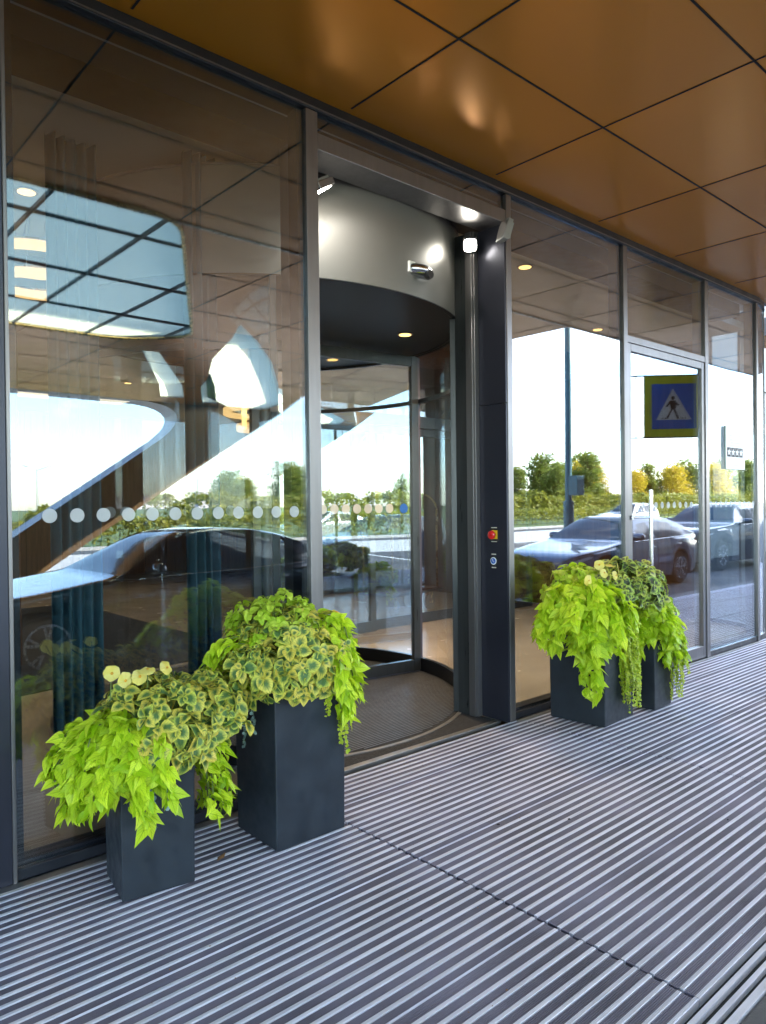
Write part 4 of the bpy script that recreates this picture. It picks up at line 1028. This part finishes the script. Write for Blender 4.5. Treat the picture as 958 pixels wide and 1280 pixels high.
def car(label, loc, paintm, kind='sedan', grp='cars parked along the kerb', rz=0., lit=False):
    """front faces -x; origin on the ground under the middle of the front axle line"""
    t = thing('parked_car', label, 'car', loc, rz, grp)
    if kind == 'sedan':
        WB, HW, WR = 2.93, .93, .335
        top = [(-.86,.60),(-.80,.70),(-.55,.79),(0,.87),(.45,.935),(.72,.985),(1.10,1.20),(1.48,1.385),(1.85,1.44),(2.3,1.445),(2.75,1.40),(3.15,1.285),(3.50,1.115),(3.72,1.06),(3.95,1.03),(4.02,.96),(4.06,.80)]
        belt = [(-.86,.58),(-.7,.70),(-.3,.80),(.4,.885),(1.0,.93),(2.,.955),(3.,.985),(3.6,1.0),(3.95,.97),(4.06,.78)]
        hw = [(-.86,.52),(-.78,.68),(-.6,.80),(-.3,.885),(.1,.92),(1,.93),(2,.93),(3,.925),(3.5,.885),(3.85,.80),(4.0,.70),(4.06,.58)]
        ws0, ws1, rw0, rw1 = .70, 1.62, 2.62, 3.46
        bp = (1.92, 2.02, 2.86)
    else:
        WB, HW, WR = 2.9, .97, .375
        top = [(-.88,.74),(-.82,.90),(-.6,1.02),(0,1.09),(.5,1.13),(.70,1.17),(1.05,1.42),(1.38,1.60),(1.8,1.66),(2.5,1.665),(3.1,1.62),(3.5,1.52),(3.72,1.22),(3.82,1.06),(3.88,.85)]
        belt = [(-.88,.72),(-.7,.90),(-.3,1.0),(.4,1.06),(1.0,1.09),(2.,1.11),(3.,1.14),(3.5,1.16),(3.8,1.0),(3.88,.80)]
        hw = [(-.88,.58),(-.78,.74),(-.6,.85),(-.3,.92),(.1,.96),(1,.97),(2,.97),(3,.96),(3.4,.93),(3.7,.86),(3.88,.72)]
        ws0, ws1, rw0, rw1 = .68, 1.50, 3.30, 3.76
        bp = (1.86, 1.97, 2.86)
    xa, xb = top[0][0], top[-1][0]
    NS = 96; xs = [xa + (xb-xa)*i/NS for i in range(NS+1)]
    AR = WR + .055
    def bottom(x):
        z = .20 if -.6 < x < WB+.55 else .20 + .10*min(1, (abs(x-(-.6)) if x < 0 else abs(x-WB-.55))/.4)
        for wx in (0, WB):
            dx = abs(x-wx)
            if dx < AR: z = max(z, WR + math.sqrt(AR*AR-dx*dx) - .0)
        return z
    V = []; NR = 15
    for x in xs:
        zt = smooth(top, x); zb = smooth(belt, x); h = smooth(hw, x); z0 = bottom(x)
        zb = min(zb, zt - .012); cab = max(0, zt - zb)
        rh = h*.985 - min(.30, cab*.62)            # roof half width: tumblehome
        z0 = min(z0, zb-.05)
        ring = [(h*.80, z0), (h*.96, z0+.01), (h*.992, z0+(zb-z0)*.22), (h, z0+(zb-z0)*.48), (h*.998, z0+(zb-z0)*.70), (h*.975, z0+(zb-z0)*.88), (h*.94, zb)]
        e = h*.94
        for k in range(1, 5):
            tt = k/5; ring.append((e + (rh-e)*tt - 0, zb + (zt-.055*min(1,cab/.3)-zb)*(tt**.96)))
        ring += [(rh*.97, zt-.035*min(1,cab/.3)), (rh*.84, zt-.012*min(1,cab/.3)), (rh*.5, zt-.002), (0, zt)]
        V.append(ring)
    NR = len(V[0])
    full = []
    for i, x in enumerate(xs):
        full += [Vector((x, y, z)) for y, z in V[i]] + [Vector((x, -y, z)) for y, z in V[i][:-1][::-1]]
    C = 2*NR-1
    body, glass = MB(), {'windshield': MB(), 'rear_window': MB()}
    sides = {}
    for nm in ('front_l','rear_l','front_r','rear_r'): sides[nm] = MB()
    for i in range(NS):
        xm = (xs[i]+xs[i+1])/2
        for j in range(C-1):
            q = (i*C+j, i*C+j+1, (i+1)*C+j+1, (i+1)*C+j)
            jj = j if j < NR-1 else C-2-j
            lft = j < NR-1
            zt = smooth(top, xm); cab = zt - smooth(belt, xm)
            tgt = body
            if 6 <= jj <= 9 and cab > .13:
                # windows between the pillars
                front_edge = ws0+.30+ (jj-6)*.17; back_edge = rw1 - .10 - (jj-6)*.17
                if front_edge < xm < bp[0]: tgt = sides['front_l' if lft else 'front_r']
                elif bp[1] < xm < min(back_edge, bp[2] + (.25 if kind=='sedan' else .45)): tgt = sides['rear_l' if lft else 'rear_r']
            if jj >= 11:
                if ws0+.04 < xm < ws1: tgt = glass['windshield']
                elif rw0 < xm < rw1: tgt = glass['rear_window']
            tgt.add([], []); tgt.f.append(list(q)); tgt.mi.append(0)
    def pick(b, name, m, par, off=0., sm=True):
        if not b.f: return None
        idx = sorted({i for f in b.f for i in f}); mp_ = {k: n for n, k in enumerate(idx)}
        o = MB(); o.add([full[k] for k in idx], [[mp_[i] for i in f] for f in b.f]); return o.build(name, m, par, True, smooth=sm)
    body.f += [list(range(C))[::-1], list(range(NS*C, NS*C+C))]; body.mi += [0,0]
    bd = pick(body, 'body', M[paintm], t, sm=50)
    pick(glass['windshield'], 'windshield', M['carglass'], t); pick(glass['rear_window'], 'rear_window', M['carglass'], t)
    for s_ in sides.values(): pick(s_, 'side_window', M['carglass'], t)
    b = MB(); b.box(xa+.35, xb-.35, -.74, .74, .16, .62); b.build('underbody', M['well'], t, True)
    # chrome line round the side windows, shut lines of the doors, handles
    def side_y(x, z):
        zb = smooth(belt, x); h = smooth(hw, x); z0 = .20; f = (z-z0)/(zb-z0)
        kn = [(0,.96),(.22,.992),(.48,1.),(.70,.998),(.88,.975),(1.,.94)]
        return h*smooth(kn, f)
    for s in (-1, 1):
        b = MB(); b.tube([(x, s*(smooth(hw,x)*.94+.004), smooth(belt,x)+.006) for x in [ws0+.25+.08*k for k in range(int((rw1-ws0-.35)/.08))]], .009, 6); b.build('window_trim', M['chrome'], t, True, smooth=True)
        for x0 in (.82, 1.97, 2.92 if kind=='sedan' else 2.75):
            b = MB(); zz = [.30+.06*k for k in range(40) if .30+.06*k < smooth(belt,x0)-.01]
            b.tube([(x0 + (.0 if x0 < 2.5 else max(0,(.75-z)*-.35)), s*(side_y(x0,z)-.002), z) for z in zz], .005, 5); b.build('door_seam', M['well'], t, True)
        for x0 in (1.72, 2.72):
            zc = smooth(belt,x0)-.13; yy = s*(side_y(x0,zc)+.012)
            b = MB(); b.tube([(x0-.10,yy-s*.015,zc),(x0-.08,yy+s*.012,zc),(x0+.08,yy+s*.012,zc),(x0+.10,yy-s*.015,zc)], .012, 8); b.build('door_handle', M[paintm], t, True, smooth=True)
        # mirror
        b = MB(); xm_, zm = ws0+.42, smooth(belt, ws0+.42)+.10; ym = s*(smooth(hw,xm_)*.94+.10)
        b.lathe([(.01,-.11),(.055,-.09),(.072,-.02),(.07,.06),(.05,.10),(.01,.115)], (xm_,ym,zm), 16, 'y'); b.obox((xm_+.02,ym-s*.10,zm-.05),(.03,0,0),(0,.06,.0),(0,0,.018)); b.build('wing_mirror', M[paintm], t, True, smooth=50)
        # headlight, tail light: patches following the nose and tail
        b = MB(); zc = smooth(belt,-.62)
        hl = []
        for k in range(9):
            x = xa+.055+.065*k; hgt = .055*(1-.75*(k/8)**1.5); zz = smooth(belt,x)-.075+.01*k*.2
            y = s*(side_y(x, max(.45,zz))+.004); hl += [(x,y,zz-hgt),(x,y,zz+hgt*.8)]
        b.add(hl, [(2*k,2*k+1,2*k+3,2*k+2) for k in range(8)]); b.build('headlight', M['lampglass'], t, True, smooth=True)
        b = MB(); tl = []
        for k in range(7):
            x = xb-.03-.07*k; hgt = .065*(1-.6*(k/6)); zz = smooth(belt,x)-.10
            y = s*(side_y(x, zz)+.006); tl += [(x,y,zz-hgt),(x,y,zz+hgt*.9)]
        b.add(tl, [(2*k,2*k+1,2*k+3,2*k+2) for k in range(6)]); b.build('tail_light', M['taillamp'], t, True, smooth=True)
    # grille, bumper opening, plate
    b = MB(); b.obox((xa+.005,0,.56),(.02,0,.0),(0,.36,0),(.012,0,.10)); gr = b.build('grille', M['grille'], t, True, bevel=.02)
    b = MB()
    for k in range(6): b.obox((xa-.018+.002*k,0,.485+.03*k),(.004,0,0),(0,.33,0),(0,0,.006))
    b.build('grille_bar', M['chrome'], gr)
    b = MB(); b.obox((xa+.02,0,.36),(.02,0,0),(0,.58,0),(0,0,.06)); b.build('bumper_intake', M['grille'], t, True, bevel=.015)
    b = MB(); b.obox((xa-.022,0,.40),(.006,0,0),(0,.26,0),(0,0,.055)); b.build('number_plate', M['plate'], t, True)
    b = MB(); b.obox((xb+.006,0,.72),(.006,0,0),(0,.26,0),(0,0,.055)); b.build('number_plate', M['plate'], t, True)
    # wheels
    for wx in (0, WB):
        for s in (-1, 1):
            yo = s*(HW-.045)
            b = MB(); w = .11
            b.lathe([(WR*.62,-w),(WR*.93,-w),(WR,-w*.72),(WR,w*.72),(WR*.93,w),(WR*.62,w)], (wx, yo-s*w, WR), 40, 'y'); ty = b.build('tyre', M['tyre'], t, True, smooth=40)
            b = MB(); rr_ = WR*.68; yf = yo+s*.004
            b.arc((0,0), rr_-.022, rr_, 0, 2*math.pi, -.05, .008, 40)
            for k in range(5):
                for dd in (-.17, .17):
                    a = 2*math.pi*k/5 + .3; a1 = a+dd
                    p0 = Vector((math.cos(a)*.05, math.sin(a)*.05, 0)); p1 = Vector((math.cos(a1)*(rr_-.01), math.sin(a1)*(rr_-.01), 0))
                    d = (p1-p0).normalized(); n = Vector((-d.y,d.x,0)); b.obox((p0+p1)/2+Vector((0,0,-.008)), (p1-p0)/2, n*.013, (0,0,.012))
            b.lathe([(.055,-.02),(.05,.006)], (0,0,0), 20)
            b.v = [Vector((wx+v.x, yf+s*v.z, WR+v.y)) for v in b.v]; b.build('rim', M['rim'], ty, True, smooth=40)
            b = MB(); b.lathe([(rr_-.01,-.004),(rr_-.01,.0)], (wx, yo-s*.07, WR), 28, 'y'); b.build('brake_disc', M['well'], ty, True)
    return t

car('dark navy sedan close behind the camera, parked facing left along the kerb', (2.34,-5.20,ROAD), 'paint_navy')
car('blue grey sedan ahead of the sign, parked facing left along the kerb', (11.9,-4.85,ROAD), 'paint_steel')
car('dark blue SUV parked farthest right behind the blue grey sedan', (18.3,-5.5,ROAD), 'paint_blue', 'suv')
car('silver SUV alone across the forecourt in front of the hedge', (38.5,-19.5,ROAD), 'paint_silver', 'suv', 'cars across the forecourt')
car('white sedan across the forecourt, left of the teal lamp post', (20.0,-18.2,ROAD), 'paint_white', 'sedan', 'cars across the forecourt', 0.)

# ------------------------------------------------------------------ signs, posts
t = thing('crossing_sign', 'square blue pedestrian crossing sign with fluorescent yellow border on a post', 'road sign', (10.03,-2.44,ROAD))
d = Vector((.57,.59,0)).normalized(); nf = Vector((-d.y, d.x, 0))      # the plate faces the building front
P = Vector((10.03,-2.44,0))
b = MB(); b.tube([(P.x,P.y,ROAD),(P.x,P.y,3.55)], .035, 14); b.lathe([(.10,ROAD),(.10,ROAD+.012)], (P.x,P.y,0), 18); b.build('post', M['frame_dark'], t, smooth=40)
c0 = P + d*.70; zc = 2.975; hw_ = .43
b = MB(); b.obox(c0+Vector((0,0,zc)), d*hw_, nf*.008, (0,0,.455)); pl_ = b.build('sign_plate', M['signback'], t, bevel=.003)
for sgn in (1, -1):
    f = nf*sgn
    b = MB(); b.obox(c0+Vector((0,0,zc))+f*.0095, d*(hw_-.004), f*.001, (0,0,.451)); b.build('yellow_border', M['signyellow'], pl_)
    b = MB(); b.obox(c0+Vector((0,0,zc))+f*.0118, d*.315, f*.001, (0,0,.335)); b.build('blue_field', M['signblue'], pl_)
    def pt(u_, v_, k): return c0 + d*(u_*sgn) + Vector((0,0,zc+v_)) + f*k
    b = MB(); b.slab([pt(-.25,-.20,.0132),pt(.25,-.20,.0132),pt(0,.265,.0132)], f*.001); b.build('white_triangle', M['white'], pl_)
    b = MB()
    n = 14; b.slab([pt(.0+.026*math.cos(6.283*i/n), .125+.030*math.sin(6.283*i/n), .0145) for i in range(n)], f*.001)
    for pts in ([(-.045,.085),(.035,.085),(.045,.01),(.03,-.045),(-.03,-.045),(-.04,.01)], [(-.045,.08),(-.105,.0),(-.085,-.012),(-.03,.05)], [(.03,.08),(.085,.02),(.07,.0),(.02,.05)],
                [(-.03,-.044),(-.005,-.044),(-.075,-.185),(-.105,-.185)], [(.0,-.044),(.03,-.044),(.085,-.185),(.055,-.185)]):
        b.slab([pt(x,y,.0145) for x, y in pts], f*.001)
    for x in (-.17,-.13): b.slab([pt(x,-.19,.0145),pt(x+.018,-.19,.0145),pt(x+.028,-.165,.0145),pt(x+.012,-.165,.0145)], f*.001)
    for x in (.12,.16): b.slab([pt(x,-.19,.0145),pt(x+.018,-.19,.0145),pt(x+.010,-.165,.0145),pt(x-.004,-.165,.0145)], f*.001)
    b.build('walking_figure', M['ink'], pl_)
b = MB()
for z in (zc+.462, zc-.462): b.tube([P+Vector((0,0,z)), c0+d*(hw_+.0)+Vector((0,0,z))], .010, 8)
b.tube([P+d*.155+Vector((0,0,zc+.46)), P+d*.155+Vector((0,0,zc-.46))], .008, 8); b.build('sign_bracket', M['frame_dark'], t, smooth=40)

t = thing('lamp_post', 'tall teal lamp post with a small box, standing beyond the kerb', 'lamp post', (16.2,-7.6,ROAD))
b = MB(); b.tube([(16.2,-7.6,ROAD),(16.2,-7.6,1.6),(16.2,-7.6,1.62),(16.2,-7.6,8.6)], [.13,.13,.085,.07], 16); b.build('pole', M['pole_teal'], t, smooth=40)
b = MB(); b.box(16.05,16.35,-7.5,-7.25,1.75,2.25); b.build('junction_box', M['pole_teal'], t, bevel=.01)
b = MB(); b.tube([(16.2,-7.6,8.55),(16.2,-6.6,8.85)], .04, 10); b.obox((16.2,-6.3,8.87),(.12,0,0),(0,.35,.06),(0,0,.05)); b.build('lamp_arm', M['pole_teal'], t)

def street_lamp(x, y, h, lab, arms=2):
    t = thing('street_lamp', lab, 'street lamp', (x,y,ROAD), 0, 'distant street lamps')
    b = MB(); b.tube([(x,y,ROAD),(x,y,h)], [.16,.09], 10); b.build('pole', M['pole_grey'], t, smooth=40)
    for s in ((-1,1) if arms == 2 else (1,)):
        b = MB(); b.tube([(x,y,h-.3),(x+s*1.6,y,h+.35)], .07, 8); a_ = b.build('arm', M['pole_grey'], t)
        b = MB(); b.obox((x+s*2.1,y,h+.45),(.6,0,.10*s),(0,.18,0),(0,0,.08)); b.build('lamp_head', M['pole_grey'], a_)
street_lamp(43.6,-143,9.2,'far double armed street lamp, left of the two beyond the hedge')
street_lamp(94.,-176,9.2,'far double armed street lamp, right of the two beyond the hedge')
street_lamp(113,-54,9.3,'far single armed street lamp among the yellow trees', 1)

# ------------------------------------------------------------------ trees, hedge, far blocks
def tree(lab, x, y, h, cr, mat_a, seed, nleaf=5200, copy=None, shape=1.):
    t = thing('tree', lab, 'tree', (x,y,ROAD), 0, 'trees beyond the forecourt')
    g = random.Random(seed); b = MB()
    def P_(a,b_,c): return (x+a, y+b_, ROAD+c)
    b.tube([P_(0,0,0),P_(.06,.03,h*.25),P_(-.05,.05,h*.6),P_(0,0,h*.92)], [h*.022,h*.017,h*.011,h*.003], 9); tr_ = b.build('trunk', M['trunk'], t, smooth=40)
    lb = LB(); clumps = []; bl = MB()
    for k in range(34):
        z = h*(.22 + .76*g.random()); w = cr*(1-((z/h-.42)/.62)**2*shape); w = max(.25, w); a = g.uniform(0,6.283); r_ = w*math.sqrt(g.random())
        c = Vector((r_*math.cos(a), r_*math.sin(a), z)); clumps.append((c, cr*g.uniform(.26,.50)))
        bl.tube([P_(0,0,max(h*.12,z-h*.16)), P_(c.x*.5,c.y*.5,z-h*.05), P_(*c)], [h*.006,h*.004,h*.002], 5)
    bl.build('limb', M['trunk'], tr_)
    per = nleaf//len(clumps)
    for c, rr_ in clumps:
        tone = g.gauss(.5,.22)
        for _ in range(per):
            v = rv(g,1.)
            if v.length > 1: v.normalize()
            p = Vector(P_(*c)) + v*rr_*(1.1 if g.random() < .9 else 1.5)
            L = h*g.uniform(.026,.050)
            lb.leaf(p, rv(g,1.), rv(g,1.)+Vector((0,0,.6)), L, L*.75, LANCE[:], .05, .2, min(1,max(0,tone+g.uniform(-.25,.25))))
    lb.build('crown', M[mat_a], t)
    return t
protos = [tree('green leafy tree directly behind the hedge, the taller one seen left', 62,-86,7.3,2.5,'tree_leaf',101),
          tree('yellow autumn tree just right of the lamp post', 92,-56,7.0,2.9,'tree_yellow',102),
          tree('tall narrow green conifer like tree behind the swing door reflection', 74,-44,7.2,1.7,'tree_leaf',103, shape=1.)]
TL = [(0,50,-84,'rounded green tree at the left end of the far row',.8),(0,71,-88,'green tree second from the left in the far row',1.1),(1,57,-92,'yellow autumn tree low at the left of the far row',.7),(0,82,-64,'broad green tree left of the yellow autumn tree',1.0),
      (2,87,-57,'slim green tree touching the yellow autumn tree',.9),(1,99,-52,'yellow autumn tree right of the swing door',.75),(2,103,-52,'slim dark tree among yellow trees',.9),(0,112,-50,'green tree behind the star plaque',1.0),(1,119,-49,'yellow autumn tree behind the star plaque',.9),
      (2,128,-48,'slim green tree at the right end of the far row',1.05),(0,77,-72,'low green tree in the gap of the far row',.7),(1,134,-47,'last yellow autumn tree of the far row',.95),(0,140,-52,'last green tree of the far row',1.),(0,44,-70,'small green tree near the hedge end',.6),
      (1,66,-66,'small yellow tree in front of the far row',.55),(0,72,-58,'small green tree in front of the far row',.6)]
TL += [(1,66,-80,'wide yellow autumn tree beside the tall green one in the far row',1.0),(0,57,-80,'bushy green tree at the left of the tall green one',.95),(0,69,-76,'bushy green tree right of the wide yellow one',.85),
      (0,84,-55,'bushy green tree just left of the lamp post',.85),(1,95,-57,'wide yellow tree behind the lamp post pair',.9),(0,98,-60,'tall green tree rising behind the yellow ones',1.1),(1,107,-50,'wide yellow tree beyond the swing door',.85),
      (0,123,-50,'broad green tree near the right end of the far row',1.05),(2,79,-58,'slim green tree left of the lamp post',.8),(0,90,-62,'tall green tree right behind the lamp post',1.1),(1,116,-55,'yellow tree between two green ones near the right end',.8)]
for i, (k, x, y, lab, s) in enumerate(TL):
    dup(protos[k], (x,y,ROAD), i*1.3, lab, None, s*1.1)
def hedge(x0, x1, y, h, d, seed, lab, mat_='hedge_leaf', nn=9000):
    g = random.Random(seed); t = thing('hedge', lab, 'hedge', ((x0+x1)/2,y,ROAD)); lb = LB()
    for _ in range(nn):
        x = g.uniform(x0,x1); hh = h*(1+.50*noise.noise(Vector((x*.45,seed,0)))+.25*noise.noise(Vector((x*1.3,seed,2)))+.08*noise.noise(Vector((x*3,seed,0))))
        f = g.random(); p = Vector((x, y+g.uniform(-d,d)*.5, ROAD+hh*math.sqrt(g.random())))
        if f < .45: p.z = ROAD+hh*g.uniform(.9,1.06)
        elif f < .8: p.y = y + d*.5*g.uniform(.85,1.1)
        L = g.uniform(.12,.26)*h/1.25; lb.leaf(p, rv(g,1.), rv(g,.8)+Vector((0,.4,.5)), L, L*.6, LANCE, .05, .2, min(1,max(0,.5+.5*noise.noise(Vector((x*.5,3,seed)))+g.uniform(-.25,.25))))
    lb.build('foliage', M[mat_], t)
    b = MB()
    for k in range(int((x1-x0)/.8)): x = x0+.4+.8*k; b.tube([(x,y,ROAD),(x+.05,y,ROAD+h*.55)], .02, 5)
    b.build('stem', M['trunk'], t); return t
hedge(6,34,-28.5,1.25,1.2,5,'long yellow green hedge along the far edge of the forecourt')
hedge(36,110,-33,1.15,1.4,6,'long low hedge continuing behind the parked sedans', nn=14000)
hedge(30,150,-66,2.6,3.,7,'tall yellow green shrub belt under the far trees', nn=16000)
hedge(52,150,-42,2.3,2.4,8,'broad shrub belt in front of the yellow trees', nn=16000)
def block(x, y, w, d_, h, lab, floors):
    t = thing('apartment_block', lab, 'building', (x,y,ROAD), 0, 'distant apartment blocks')
    b = MB(); b.box(x-w/2,x+w/2,y-d_/2,y+d_/2,ROAD,h); b.build('wall', M['far_wall'], t)
    for f in range(floors):
        z = 2+ f*(h-2)/floors
        b = MB()
        k = 0
        while x-w/2+1.5+k*3.2 < x+w/2-1.5: xx = x-w/2+1.5+k*3.2; b.box(xx,xx+1.6,y+d_/2,y+d_/2+.05,z,z+1.5); k += 1
        b.build('window_row', M['far_win'], t)
for a in ((150,-1250,60,16,22,'far pale apartment block, leftmost on the horizon',7),(225,-1260,40,16,33,'far tall pale apartment block on the horizon',11),(520,-1200,90,16,20,'far low wide apartment block on the horizon',6),(640,-1180,44,16,30,'far apartment block on the horizon, right of the low wide one',9)): block(*a)
for o in scene.objects:
    if o.type == 'MESH' and o.parent is None and 'kind' not in o and 'label' not in o: struct(o)
